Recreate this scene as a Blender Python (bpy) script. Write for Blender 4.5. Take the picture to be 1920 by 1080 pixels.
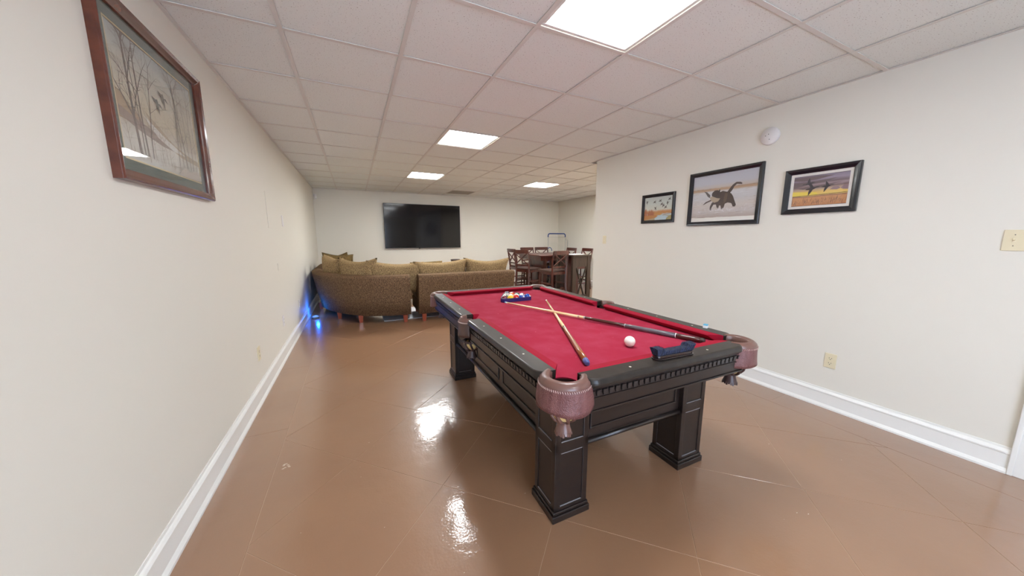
import bpy, math, random
from mathutils import Vector, Matrix
random.seed(7)
for o in list(bpy.data.objects): bpy.data.objects.remove(o)
SC = bpy.context.scene
COL = SC.collection
PI = math.pi

# ------------------------------------------------------------------ camera, world, light, exposure
CZ, F, YAW, PITCH, ROLL = 1.3265, 609.27, 0.4488, 0.1551, 0.0006
fw = Vector((math.sin(YAW), math.cos(YAW), 0)); rt = Vector((math.cos(YAW), -math.sin(YAW), 0)); up = Vector((0, 0, 1))
fw2 = fw*math.cos(PITCH) - up*math.sin(PITCH); up2 = up*math.cos(PITCH) + fw*math.sin(PITCH)
rt3 = rt*math.cos(ROLL) + up2*math.sin(ROLL); up3 = up2*math.cos(ROLL) - rt*math.sin(ROLL)
cam = bpy.data.cameras.new('camera'); camo = bpy.data.objects.new('camera', cam); COL.objects.link(camo)
M3 = Matrix((rt3, up3, -fw2)).transposed()
camo.matrix_world = Matrix.Translation((0, 0, CZ)) @ M3.to_4x4()
cam.sensor_width = 36; cam.lens = F/1920*36; cam.clip_start = 0.02; cam.clip_end = 60
SC.camera = camo
SC.view_settings.view_transform = 'Standard'; SC.view_settings.look = 'None'
SC.view_settings.exposure = 0.0; SC.view_settings.gamma = 1.0; SC.view_settings.use_curve_mapping = False
LENS_POWER = 28.0          # emission of each ceiling light panel
SKY_POWER = 12.0          # cool daylight beyond the unseen window added behind the camera
W = bpy.data.worlds.new('world'); SC.world = W; W.use_nodes = True
W.node_tree.nodes['Background'].inputs[0].default_value = (0.62, 0.76, 1.0, 1)
W.node_tree.nodes['Background'].inputs[1].default_value = SKY_POWER

# room numbers
XL, XR, XR2, YF, YB, YC, CH = -0.772, 3.268, 5.854, 8.786, -2.4, 3.93, 2.4194
GX, GY, T = -0.2784, 2.2621, 0.61
pl = bpy.data.lights.new('window_portal', 'AREA'); pl.shape = 'RECTANGLE'; pl.size = 2.1; pl.size_y = 2.0
pl.cycles.is_portal = True
plo = bpy.data.objects.new('window_portal', pl); COL.objects.link(plo)
plo.location = (0.5, YB-0.06, 1.15); plo.rotation_euler = (PI/2, 0, PI)   # faces into the room

# ------------------------------------------------------------------ materials
def srgb(r, g, b):
    f = lambda c: (c/255/12.92) if c/255 <= 0.04045 else ((c/255+0.055)/1.055)**2.4
    return (f(r), f(g), f(b), 1)
def mat(name, col, rough=0.5, metal=0.0, coat=0.0, coat_rough=0.1, bump=None, mottle=None, spec=0.5, emit=None, trans=0):
    m = bpy.data.materials.new(name); m.use_nodes = True
    nt = m.node_tree; b = nt.nodes['Principled BSDF']
    b.inputs['Base Color'].default_value = col; b.inputs['Roughness'].default_value = rough
    b.inputs['Metallic'].default_value = metal; b.inputs['Coat Weight'].default_value = coat
    b.inputs['Coat Roughness'].default_value = coat_rough; b.inputs['Specular IOR Level'].default_value = spec
    b.inputs['Transmission Weight'].default_value = trans
    if emit: b.inputs['Emission Color'].default_value = emit[0]; b.inputs['Emission Strength'].default_value = emit[1]
    if bump or mottle: tc = nt.nodes.new('ShaderNodeTexCoord')
    if bump:     # (scale vec, strength, distance)
        mp = nt.nodes.new('ShaderNodeMapping'); mp.inputs['Scale'].default_value = bump[0]
        nz = nt.nodes.new('ShaderNodeTexNoise'); nz.inputs['Scale'].default_value = 1; nz.inputs['Detail'].default_value = 3
        bp = nt.nodes.new('ShaderNodeBump'); bp.inputs['Strength'].default_value = bump[1]; bp.inputs['Distance'].default_value = bump[2]
        nt.links.new(tc.outputs['Object'], mp.inputs[0]); nt.links.new(mp.outputs[0], nz.inputs['Vector'])
        nt.links.new(nz.outputs['Fac'], bp.inputs['Height']); nt.links.new(bp.outputs[0], b.inputs['Normal'])
    if mottle:   # (scale vec, colour2, lo, hi)
        mp = nt.nodes.new('ShaderNodeMapping'); mp.inputs['Scale'].default_value = mottle[0]
        nz = nt.nodes.new('ShaderNodeTexNoise'); nz.inputs['Scale'].default_value = 1; nz.inputs['Detail'].default_value = 4
        cr = nt.nodes.new('ShaderNodeValToRGB')
        cr.color_ramp.elements[0].position = mottle[2]; cr.color_ramp.elements[0].color = col
        cr.color_ramp.elements[1].position = mottle[3]; cr.color_ramp.elements[1].color = mottle[1]
        nt.links.new(tc.outputs['Object'], mp.inputs[0]); nt.links.new(mp.outputs[0], nz.inputs['Vector'])
        nt.links.new(nz.outputs['Fac'], cr.inputs[0]); nt.links.new(cr.outputs[0], b.inputs['Base Color'])
    return m
M = {}
M['wall'] = mat('cream_wall_paint', srgb(226, 221, 209), 0.6, bump=((90, 90, 90), 0.08, 0.002))
M['trim'] = mat('white_trim_paint', srgb(236, 234, 228), 0.35)
M['tile'] = mat('ceiling_tile', srgb(228, 228, 222), 0.9, bump=((160, 160, 160), 0.25, 0.002))
nt = M['tile'].node_tree; b = nt.nodes['Principled BSDF']     # dark pin-hole flecks
tc = nt.nodes.new('ShaderNodeTexCoord'); geo = nt.nodes.new('ShaderNodeNewGeometry'); nz = nt.nodes.new('ShaderNodeTexNoise'); nz.inputs['Scale'].default_value = 150
nz.inputs['Detail'].default_value = 1.5
cr = nt.nodes.new('ShaderNodeValToRGB'); e = cr.color_ramp.elements
e[0].position = 0.285; e[0].color = srgb(150, 138, 128); e[1].position = 0.34; e[1].color = srgb(228, 228, 222)
nt.links.new(geo.outputs['Position'], nz.inputs['Vector']); nt.links.new(nz.outputs['Fac'], cr.inputs[0]); nt.links.new(cr.outputs[0], b.inputs['Base Color'])
M['grid'] = mat('ceiling_grid_metal', srgb(214, 208, 200), 0.45)
M['lens'] = mat('light_lens', srgb(245, 245, 245), 0.4, emit=((1.0, 1.035, 1.065, 1), LENS_POWER))
M['lens_far'] = mat('bright_light_lens', srgb(245, 245, 245), 0.4, emit=((1.0, 1.02, 1.02, 1), LENS_POWER*2.3))
M['fixture'] = mat('white_fixture_metal', srgb(225, 222, 216), 0.4)
M['floor'] = mat('brown_floor_coating', srgb(155, 117, 88), 0.3, coat=1.0, coat_rough=0.07,
                 mottle=((1.3, 1.3, 1.3), srgb(146, 109, 82), 0.35, 0.68))
nt = M['floor'].node_tree; b = nt.nodes['Principled BSDF']      # orange-peel gloss on the coating
geo = nt.nodes.new('ShaderNodeNewGeometry'); n1 = nt.nodes.new('ShaderNodeTexNoise'); n1.inputs['Scale'].default_value = 90; n1.inputs['Detail'].default_value = 2
n2 = nt.nodes.new('ShaderNodeTexNoise'); n2.inputs['Scale'].default_value = 7; n2.inputs['Detail'].default_value = 2
mx = nt.nodes.new('ShaderNodeMath'); mx.operation = 'MULTIPLY_ADD'; mx.inputs[1].default_value = 6.0
bp = nt.nodes.new('ShaderNodeBump'); bp.inputs['Strength'].default_value = 0.4; bp.inputs['Distance'].default_value = 0.0010
nt.links.new(geo.outputs['Position'], n1.inputs['Vector']); nt.links.new(geo.outputs['Position'], n2.inputs['Vector'])
nt.links.new(n2.outputs['Fac'], mx.inputs[0]); nt.links.new(n1.outputs['Fac'], mx.inputs[2]); nt.links.new(mx.outputs[0], bp.inputs['Height'])
nt.links.new(bp.outputs[0], b.inputs['Normal']); nt.links.new(bp.outputs[0], b.inputs['Coat Normal'])
for l in list(nt.links):
    if l.to_node.type == 'MAPPING': nt.links.remove(l)
mp = [n for n in nt.nodes if n.type == 'MAPPING'][0]; nt.links.new(geo.outputs['Position'], mp.inputs[0])
M['joint'] = mat('floor_score_line', srgb(192, 160, 132), 0.4)
M['black'] = mat('black_brown_lacquer', srgb(31, 22, 19), 0.33, coat=0.25, coat_rough=0.22, bump=((40, 40, 300), 0.05, 0.0005), mottle=((14, 14, 60), srgb(24, 19, 19), 0.4, 0.7))
M['dentil'] = mat('worn_dark_moulding', srgb(40, 35, 35), 0.3, coat=.3)  # paler than the lacquer: wear and relief highlights put into one colour
M['railwood'] = mat('dark_rail_laminate', srgb(40, 35, 31), 0.42, coat=0.28, coat_rough=0.10, spec=.2, mottle=((30, 4, 30), srgb(48, 42, 37), 0.4, 0.65))
M['cloth'] = mat('red_billiard_cloth', srgb(156, 36, 60), 0.95, mottle=((9, 9, 9), srgb(164, 54, 76), 0.4, 0.75), bump=((400, 400, 400), 0.2, 0.0006), spec=0.15)
M['cushion'] = mat('red_cushion_cloth', srgb(150, 16, 42), 0.85, bump=((400, 400, 400), 0.2, 0.0006), spec=0.2)
M['leather'] = mat('brown_pocket_leather', srgb(112, 78, 68), 0.35, coat=0.3, coat_rough=0.25, mottle=((20, 20, 20), srgb(98, 66, 58), 0.4, 0.7))
M['mesh'] = mat('embossed_maroon_leather', srgb(104, 62, 60), 0.42, mottle=((60, 60, 8), srgb(122, 80, 76), 0.4, 0.7))
nt = M['mesh'].node_tree; b = nt.nodes['Principled BSDF']; tc = nt.nodes.new('ShaderNodeTexCoord'); vo = nt.nodes.new('ShaderNodeTexVoronoi'); vo.inputs['Scale'].default_value = 190
bp = nt.nodes.new('ShaderNodeBump'); bp.inputs['Strength'].default_value = 0.8; bp.inputs['Distance'].default_value = 0.002
nt.links.new(tc.outputs['Object'], vo.inputs['Vector']); nt.links.new(vo.outputs['Distance'], bp.inputs['Height']); nt.links.new(bp.outputs[0], b.inputs['Normal'])
M['sideleather'] = mat('worn_side_pocket_leather', srgb(84, 60, 50), 0.45)
M['thread'] = mat('pale_stitching', srgb(205, 180, 170), 0.8)
M['dkleather'] = mat('dark_pocket_leather', srgb(62, 42, 40), 0.4)
M['gold'] = mat('pale_gold_lining', srgb(206, 178, 120), 0.35)
M['pearl'] = mat('pearl_sight', srgb(235, 228, 214), 0.25)
M['worn'] = mat('worn_silver_edge', srgb(138, 134, 136), 0.35)
M['maple'] = mat('pale_maple_wood', srgb(232, 200, 150), 0.25, coat=0.4)
M['amber'] = mat('amber_brown_wood', srgb(160, 92, 38), 0.3, coat=0.5, mottle=((300, 300, 20), srgb(120, 64, 24), 0.4, 0.6))
M['darkred'] = mat('dark_red_brown_wood', srgb(70, 30, 24), 0.3, coat=0.4)
M['grey'] = mat('grey_lacquer', srgb(96, 92, 98), 0.28, coat=0.4)
M['white'] = mat('white_plastic', srgb(240, 238, 232), 0.3)
M['blueplastic'] = mat('blue_rubber', srgb(84, 92, 150), 0.6)
M['fabric'] = mat('brown_chenille', srgb(86, 66, 53), 0.95, mottle=((190, 190, 34), srgb(138, 112, 84), 0.40, 0.62), bump=((90, 90, 14), 0.4, 0.003), spec=0.1)
M['pillow'] = mat('gold_brown_chenille', srgb(112, 90, 66), 0.9, mottle=((150, 150, 40), srgb(172, 146, 104), 0.38, 0.62), bump=((60, 60, 12), 0.6, 0.004), spec=0.15)
M['darkpillow'] = mat('dark_olive_chenille', srgb(78, 62, 38), 0.9, mottle=((42, 42, 10), srgb(116, 94, 54), 0.36, 0.66), spec=0.15)
M['sofaleg'] = mat('red_brown_leg_wood', srgb(136, 58, 34), 0.35, coat=0.3)
M['chairwood'] = mat('dark_cherry_wood', srgb(84, 36, 24), 0.3, coat=0.35, coat_rough=0.2, mottle=((30, 30, 6), srgb(60, 25, 18), 0.4, 0.65))
M['seatpad'] = mat('dark_brown_seat_leather', srgb(66, 48, 42), 0.35)
M['oldwood'] = mat('weathered_brown_wood', srgb(66, 50, 39), 0.45, mottle=((40, 40, 5), srgb(50, 38, 30), 0.4, 0.65))
M['ivory'] = mat('ivory_plastic', srgb(226, 214, 182), 0.35)
M['slot'] = mat('dark_slot', srgb(60, 50, 44), 0.6)
M['plwhite'] = mat('pale_plastic', srgb(226, 222, 220), 0.4)
M['screen'] = mat('black_glass_screen', srgb(8, 8, 12), 0.09, spec=0.4)
M['tvframe'] = mat('black_tv_plastic', srgb(20, 20, 22), 0.35)
M['frameblack'] = mat('black_frame_lacquer', srgb(26, 28, 34), 0.22, coat=0.3, coat_rough=0.15)
M['framewood'] = mat('cherry_frame_wood', srgb(98, 46, 28), 0.25, coat=0.5, coat_rough=0.12, mottle=((9, 9, 14), srgb(82, 36, 23), 0.4, 0.65))
M['framegilt'] = mat('gilt_frame_lip', srgb(186, 148, 96), 0.35, metal=0.3)
M['vent'] = mat('grey_vent_metal', srgb(150, 142, 130), 0.5)
M['bluepaint'] = mat('dark_blue_paint', srgb(28, 66, 130), 0.35)
M['steel'] = mat('pale_steel_tube', srgb(190, 190, 186), 0.3, metal=0.6)
M['rack'] = mat('dark_blue_rack_plastic', srgb(40, 38, 96), 0.25)
M['bristle'] = mat('navy_bristle', srgb(20, 26, 46), 0.8, bump=((300, 300, 60), 0.8, 0.004), mottle=((160, 160, 40), srgb(36, 46, 76), 0.45, 0.6))
M['brushwood'] = mat('black_brush_wood', srgb(30, 18, 20), 0.12, coat=0.8)
M['led'] = mat('blue_led', srgb(40, 90, 220), 0.5, emit=((0.25, 0.5, 1.0, 1), 0.8))
M['coil'] = mat('pale_blue_vinyl', srgb(150, 176, 200), .3)
M['rug'] = mat('light_grey_rug', srgb(196, 196, 200), 0.95, bump=((120, 120, 120), 0.8, 0.01))
M['chalk'] = mat('pale_blue_chalk', srgb(104, 178, 206), 0.8)
M['paper'] = mat('white_paper', srgb(232, 232, 230), 0.7)
gl = bpy.data.materials.new('clear_glass'); gl.use_nodes = True; nt = gl.node_tree; nt.nodes.clear()
o_ = nt.nodes.new('ShaderNodeOutputMaterial'); mxs = nt.nodes.new('ShaderNodeMixShader'); tr = nt.nodes.new('ShaderNodeBsdfTransparent'); gs = nt.nodes.new('ShaderNodeBsdfGlossy'); fr = nt.nodes.new('ShaderNodeLayerWeight'); pw = nt.nodes.new('ShaderNodeMath'); pw.operation = 'POWER'; pw.inputs[1].default_value = 5; ma = nt.nodes.new('ShaderNodeMath'); ma.operation = 'MULTIPLY_ADD'; ma.inputs[1].default_value = .9; ma.inputs[2].default_value = .035
gs.inputs['Roughness'].default_value = 0.02; fr.inputs[0].default_value = .5; nt.links.new(fr.outputs['Facing'], pw.inputs[0]); nt.links.new(pw.outputs[0], ma.inputs[0])
nt.links.new(ma.outputs[0], mxs.inputs[0]); nt.links.new(tr.outputs[0], mxs.inputs[1]); nt.links.new(gs.outputs[0], mxs.inputs[2]); nt.links.new(mxs.outputs[0], o_.inputs[0])
M['glass'] = gl

# ------------------------------------------------------------------ mesh helpers
class MB:
    def __init__(s): s.v = []; s.f = []; s.mi = []; s.sm = []
    def add(s, vs, fs, mi=0, smooth=False):
        n = len(s.v); s.v += [tuple(v) for v in vs]
        for f in fs: s.f.append([n+i for i in f]); s.mi.append(mi); s.sm.append(smooth)
        return s
    def box(s, x0, x1, y0, y1, z0, z1, mi=0):
        return s.add([(x0,y0,z0),(x1,y0,z0),(x1,y1,z0),(x0,y1,z0),(x0,y0,z1),(x1,y0,z1),(x1,y1,z1),(x0,y1,z1)],
                     [(0,3,2,1),(4,5,6,7),(0,1,5,4),(1,2,6,5),(2,3,7,6),(3,0,4,7)], mi)
    def beam(s, a, b, w, d, upv=(0,0,1), mi=0, w2=None, d2=None):   # rectangular bar from a to b
        a = Vector(a); b = Vector(b); t = (b-a).normalized(); u = t.cross(Vector(upv))
        if u.length < 1e-4: u = t.cross(Vector((1,0,0)))
        u.normalize(); v = u.cross(t); w2 = w2 or w; d2 = d2 or d; vs = []
        for p, ww, dd in ((a,w,d),(b,w2,d2)):
            for i, j in ((-1,-1),(1,-1),(1,1),(-1,1)): vs.append(p+u*ww/2*i+v*dd/2*j)
        return s.add(vs, [(3,2,1,0),(4,5,6,7),(0,1,5,4),(1,2,6,5),(2,3,7,6),(3,0,4,7)], mi)
    def tube(s, pts, r, n=12, mi=0, caps=True, smooth=True, closed=False):
        pts = [Vector(p) for p in pts]; m = len(pts); rs = r if isinstance(r, (list, tuple)) else [r]*m
        vs = []; prev = None
        for i, p in enumerate(pts):
            a = pts[i-1] if (i or closed) else p; c = pts[(i+1) % m] if (i < m-1 or closed) else p
            t = (c-a).normalized()
            if prev is None:
                u = t.cross(Vector((0,0,1)));
                if u.length < 1e-3: u = t.cross(Vector((1,0,0)))
            else: u = prev - t*prev.dot(t)
            u.normalize(); prev = u; v = t.cross(u)
            for k in range(n): vs.append(p + (u*math.cos(2*PI*k/n)+v*math.sin(2*PI*k/n))*rs[i])
        fs = []; rng = m if closed else m-1
        for i in range(rng):
            j = (i+1) % m
            for k in range(n): fs.append((i*n+k, i*n+(k+1)%n, j*n+(k+1)%n, j*n+k))
        s.add(vs, fs, mi, smooth)
        if caps and not closed:
            q = len(s.v)-len(vs)
            s.f.append([q+k for k in range(n)][::-1]); s.mi.append(mi); s.sm.append(False)
            s.f.append([q+(m-1)*n+k for k in range(n)]); s.mi.append(mi); s.sm.append(False)
        return s
    def lathe(s, prof, n=24, c=(0,0,0), mi=0, smooth=True, a0=0, a1=2*PI):
        full = abs(a1-a0-2*PI) < 1e-6; k = n if full else n+1; vs = []
        for r, z in prof:
            for i in range(k):
                a = a0+(a1-a0)*i/n; vs.append((c[0]+r*math.cos(a), c[1]+r*math.sin(a), c[2]+z))
        fs = []
        for j in range(len(prof)-1):
            for i in range(n):
                i2 = (i+1) % k; fs.append((j*k+i, j*k+i2, (j+1)*k+i2, (j+1)*k+i))
        return s.add(vs, fs, mi, smooth)
    def prism(s, poly, z0, z1, mi=0):                                # poly of (x, y)
        n = len(poly)
        return s.add([(x,y,z0) for x,y in poly]+[(x,y,z1) for x,y in poly],
                     [list(range(n))[::-1], list(range(n,2*n))]+[(i,(i+1)%n,n+(i+1)%n,n+i) for i in range(n)], mi)
    def sweep(s, path, prof, mi=0, smooth=True, closed=False, caps=True):    # path (x,y,outward nx,ny); prof (n, z) closed loop
        m = len(prof); vs = []
        for x, y, nx, ny in path:
            for a, z in prof: vs.append((x+nx*a, y+ny*a, z))
        fs = []; L = len(path)
        for i in range(L if closed else L-1):
            j = (i+1) % L
            for k in range(m): fs.append((i*m+k, i*m+(k+1)%m, j*m+(k+1)%m, j*m+k))
        s.add(vs, fs, mi, smooth)
        if caps and not closed:
            q = len(s.v)-len(vs)
            s.f.append([q+k for k in range(m)][::-1]); s.mi.append(mi); s.sm.append(False)
            s.f.append([q+(L-1)*m+k for k in range(m)]); s.mi.append(mi); s.sm.append(False)
        return s
    def mesh(s, name, mats):
        me = bpy.data.meshes.new(name); me.from_pydata(s.v, [], s.f)
        for m in (mats if isinstance(mats, (list, tuple)) else [mats]): me.materials.append(m)
        me.polygons.foreach_set('material_index', s.mi); me.polygons.foreach_set('use_smooth', s.sm)
        me.validate(); me.update(); return me

def obj(name, mb, mats, parent=None, bevel=0, fix=True):
    me = mb.mesh(name, mats) if isinstance(mb, MB) else mb
    if isinstance(mb, MB) and fix:
        import bmesh
        bm = bmesh.new(); bm.from_mesh(me); bmesh.ops.recalc_face_normals(bm, faces=bm.faces); bm.to_mesh(me); bm.free()
    o = bpy.data.objects.new(name, me); COL.objects.link(o)
    if parent: o.parent = parent
    if bevel:
        b = o.modifiers.new('bevel', 'BEVEL'); b.width = bevel; b.segments = 2; b.limit_method = 'ANGLE'; b.angle_limit = 0.6
    return o
def thing(name, label, cat, loc=(0,0,0), rz=0, group=None, rot=None):
    o = bpy.data.objects.new(name, None); COL.objects.link(o); o.empty_display_size = 0.05
    o.location = loc; o.rotation_euler = rot or (0,0,rz); o['label'] = label; o['category'] = cat
    if group: o['group'] = group
    return o
def tag(o, label, cat, group=None):
    o['label'] = label; o['category'] = cat
    if group: o['group'] = group
    return o
def struct(name, mb, mats, parent=None, label=None, bevel=0):
    o = obj(name, mb, mats, parent, bevel)
    if parent is None: o['kind'] = 'structure'
    if label: o['label'] = label
    return o
def dup(root, loc, rz, label, group=None):
    r = root.copy(); COL.objects.link(r); r.location = loc; r.rotation_euler = (0,0,rz); r['label'] = label
    if group: r['group'] = group
    def rec(src, dst):
        for ch in list(src.children):
            c = ch.copy(); COL.objects.link(c); c.parent = dst; rec(ch, c)
    rec(root, r); return r

# ------------------------------------------------------------------ room shell
t_ = 0.12
struct('wall_left', MB().box(XL-t_, XL, YB-t_, YF+t_, 0, CH+0.15), M['wall'], label='long cream painted wall on the left')
struct('wall_far', MB().box(XL, XR2, YF, YF+t_, 0, CH+0.15), M['wall'], label='cream wall at the far end behind the television')
DY0, DY1, DH = -0.62, 0.19, 2.04
struct('wall_right', MB().box(XR, XR+t_, DY1, YC, 0, CH+0.15).box(XR, XR+t_, YB-t_, DY0, 0, CH+0.15).box(XR, XR+t_, DY0, DY1, DH, CH+0.15), M['wall'], label='cream wall on the right with three framed prints')
struct('wall_alcove', MB().box(XR+t_, XR2, YC-t_, YC, 0, CH+0.15), M['wall'], label='cream wall turning the corner past the light switch')
struct('wall_side', MB().box(XR2, XR2+t_, YC-t_, YF+t_, 0, CH+0.15), M['wall'], label='cream side wall behind the tall dining table')
WX0, WX1, WZ0, WZ1 = -0.55, 1.55, 0.1, 2.1
struct('wall_back', MB().box(XL, WX0, YB-t_, YB, 0, CH+0.15).box(WX1, XR, YB-t_, YB, 0, CH+0.15).box(WX0, WX1, YB-t_, YB, 0, WZ0).box(WX0, WX1, YB-t_, YB, WZ1, CH+0.15), M['wall'])
wn = struct('window_1', MB().box(WX0, WX0+.05, YB-.1, YB, WZ0, WZ1).box(WX1-.05, WX1, YB-.1, YB, WZ0, WZ1).box(WX0+.05, WX1-.05, YB-.1, YB, WZ0, WZ0+.05).box(WX0+.05, WX1-.05, YB-.1, YB, WZ1-.05, WZ1).box(.475, .525, YB-.1, YB, WZ0+.05, WZ1-.05), M['trim'])  # unseen window, added to let in cool daylight from behind
struct('window_pane', MB().box(WX0+.05, 0.475, YB-.055, YB-.049, WZ0+.05, WZ1-.05).box(.525, WX1-.05, YB-.055, YB-.049, WZ0+.05, WZ1-.05), M['glass'], wn)
# door on the right wall
dr = struct('door_1', MB().box(XR+.03, XR+.07, DY0+.02, DY1-.02, 0.01, DH-.02), M['trim'], label='white door at the right edge', bevel=.002)
dp = MB()
for z0, z1 in ((.2,.9),(1.05,1.9)):
    for y0, y1 in ((DY0+.13, DY0+.36),(DY1-.36, DY1-.13)): dp.box(XR+.024, XR+.032, y0, y1, z0, z1)
struct('door_panel', dp, M['trim'], dr, bevel=.003)
cs = MB()
for y0, y1 in ((DY1-.005, DY1+.09),(DY0-.09, DY0+.005)): cs.box(XR-.018, XR, y0, y1, 0, DH+.09).box(XR-.026, XR-.018, (y1-.02 if y0>0 else y0), (y1 if y0>0 else y0+.02), 0, DH+.09)
cs.box(XR-.018, XR, DY0+.005, DY1-.005, DH-.005, DH+.09).box(XR, XR+.03, DY1-.02, DY1-.005, 0, DH-.005).box(XR, XR+.03, DY0+.005, DY0+.02, 0, DH-.005)
struct('trim_1', cs, M['trim'], label='white door casing at the right edge', bevel=.003)
# baseboards: a moulded profile extruded along each wall (n = distance out of the wall)
BP = [(0,0),(.026,0),(.026,.012),(.017,.026),(.014,.03),(.014,.112),(.019,.116),(.019,.124),(.012,.134),(.006,.14),(.004,.152),(0,.152)]
def base(name, a, b, n, label=None):
    return struct(name, MB().sweep([(a[0],a[1],n[0],n[1]),(b[0],b[1],n[0],n[1])], BP, smooth=False), M['trim'], label=label)
base('baseboard_left', (XL, YB), (XL, YF), (1,0), 'white moulded baseboard along the left wall')
base('baseboard_far', (XL+.026, YF), (XR2-.026, YF), (0,-1), 'white moulded baseboard along the far wall')
base('baseboard_right', (XR, DY1+.09), (XR, YC), (-1,0), 'white moulded baseboard along the right wall')
base('baseboard_side', (XR2, YC+.026), (XR2, YF), (-1,0))
base('baseboard_alcove', (XR, YC), (XR2, YC), (0,1))
base('baseboard_back', (XL+.026, YB), (XR, YB), (0,1))

# ------------------------------------------------------------------ floor: scored slabs, 2 ft diamonds with a straight border
fl = struct('floor', MB().box(XL-t_, XR+t_, YB-t_, YF+t_, -.12, -.0014).box(XR+t_, XR2+t_, YC-t_, YF+t_, -.12, -.0014), M['joint'], label='glossy brown coated floor scored in diamonds')
def clip(poly, nx, ny, c):            # keep nx*x+ny*y <= c
    out = []
    for i in range(len(poly)):
        p, q = poly[i], poly[(i+1) % len(poly)]; a = nx*p[0]+ny*p[1]-c; d = nx*q[0]+ny*q[1]-c
        if a <= 0: out.append(p)
        if a*d < 0: t = a/(a-d); out.append((p[0]+(q[0]-p[0])*t, p[1]+(q[1]-p[1])*t))
    return out
def rect_clip(poly, x0, x1, y0, y1):
    for a in ((1,0,x1),(-1,0,-x0),(0,1,y1),(0,-1,-y0)):
        poly = clip(poly, *a)
        if len(poly) < 3: return None
    return poly
def slab(poly, j=0.0010, bv=0.0007):
    A = sum(poly[i][0]*poly[(i+1)%len(poly)][1]-poly[(i+1)%len(poly)][0]*poly[i][1] for i in range(len(poly)))/2
    if abs(A) < 0.0004: return
    def inset(P, d):
        out = []; n = len(P)
        for i in range(n):
            p0, p, p1 = Vector(P[i-1]), Vector(P[i]), Vector(P[(i+1)%n]); a = (p-p0); b = (p1-p)
            if a.length < 1e-5 or b.length < 1e-5: out.append(tuple(p)); continue
            a.normalize(); b.normalize(); na = Vector((-a.y, a.x)); nb = Vector((-b.y, b.x)); m = na+nb
            out.append(tuple(p + m/max(.3, m.dot(na))*d))
        return out
    P = [p for i, p in enumerate(poly) if (Vector(p)-Vector(poly[i-1])).length > 1e-4]
    if A < 0: P = P[::-1]
    a, b = inset(P, j), inset(P, j+bv); n = len(P)
    mb = MB().add([(x,y,-.003) for x,y in a]+[(x,y,-bv) for x,y in a]+[(x,y,0) for x,y in b],
        [list(range(2*n,3*n))]+[(i,(i+1)%n,n+(i+1)%n,n+i) for i in range(n)]+[(n+i,n+(i+1)%n,2*n+(i+1)%n,2*n+i) for i in range(n)])
    obj('floor_tile', mb, M['floor'], fl)
S2 = math.sqrt(2)
BX0, BX1 = -0.50, 2.985
for i in range(-8, 26):
    for k in range(-14, 20):
        u0, u1 = (1.925+.861*i)/S2, (1.925+.861*(i+1))/S2; v0, v1 = (1.232+.861*k)/S2, (1.232+.861*(k+1))/S2
        P = [((u-v)/S2, (u+v)/S2) for u, v in ((u0,v0),(u1,v0),(u1,v1),(u0,v1))]
        for R_ in ((BX0, BX1, YB+.3, YF-.28), (BX1, XR2-.27, YC+.27, YF-.28)):
            q = rect_clip(P, *R_)
            if q: slab(q)
for y in range(0, 9):
    y0, y1 = YB + y*(YF-YB)/9, YB + (y+1)*(YF-YB)/9
    slab([(XL,y0),(BX0,y0),(BX0,y1),(XL,y1)])
    yy1 = min(y1, YC+.27)
    if y0 < yy1: slab([(BX1,y0),(XR,y0),(XR,min(yy1,YC)),(BX1,min(yy1,YC))])
slab([(BX0,YB),(BX1,YB),(BX1,YB+.3),(BX0,YB+.3)])
slab([(BX1,YC),(XR2,YC),(XR2,YC+.27),(BX1,YC+.27)]); slab([(XR2-.27,YC+.27),(XR2,YC+.27),(XR2,YF),(XR2-.27,YF)]); slab([(BX0,YF-.28),(XR2-.27,YF-.28),(XR2-.27,YF),(BX0,YF)])

sk = MB()                                                    # small pale paint specks and scuffs on the coating
for k in range(70):
    x, y, r = random.uniform(-.4, 3.0), random.uniform(.4, 4.6), random.uniform(.0012, .0038)
    if k < 9: x, y, r = -.44+random.uniform(-.02,.02), 2.14+random.uniform(-.04,.04), .006
    sk.add([(x+r*math.cos(q*1.05)*(1+.5*(q%2)), y+r*.6*math.sin(q*1.05), .0002) for q in range(6)], [range(6)])
o = obj('paint_speck', sk, mat('pale_paint_speck', srgb(206, 190, 172), .6), fl); o['kind'] = 'stuff'
# ------------------------------------------------------------------ suspended ceiling: lay-in tiles on a T-bar grid
ce = struct('ceiling', MB().box(XL-t_, XR+t_, YB-t_, YF+t_, CH+.15, CH+.27).box(XR+t_, XR2+t_, YC-t_, YF+t_, CH+.15, CH+.27), M['wall'], label='suspended ceiling of speckled lay-in tiles')
xs = [XL]+[GX+T*i for i in range(0, 11) if GX+T*i < XR2-.02]+[XR2]
ys = [YB]+[GY+T*j for j in range(-8, 12) if YB+.05 < GY+T*j < YF-.02]+[YF]
LIGHTS = [(2, -6), (2, -2), (2, 2), (2, 6), (6, 6), (8, 4)]            # (long idx, row idx) of the cell; last one unseen, added to brighten the far end
cellxy = lambda i, j: (GX+T*i, GY+T*j)
lit = {tuple(round(c, 2) for c in cellxy(i, j)): (i, j) for i, j in LIGHTS}
vent_c = tuple(round(c, 2) for c in cellxy(4, 9))
tm = {}
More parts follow.
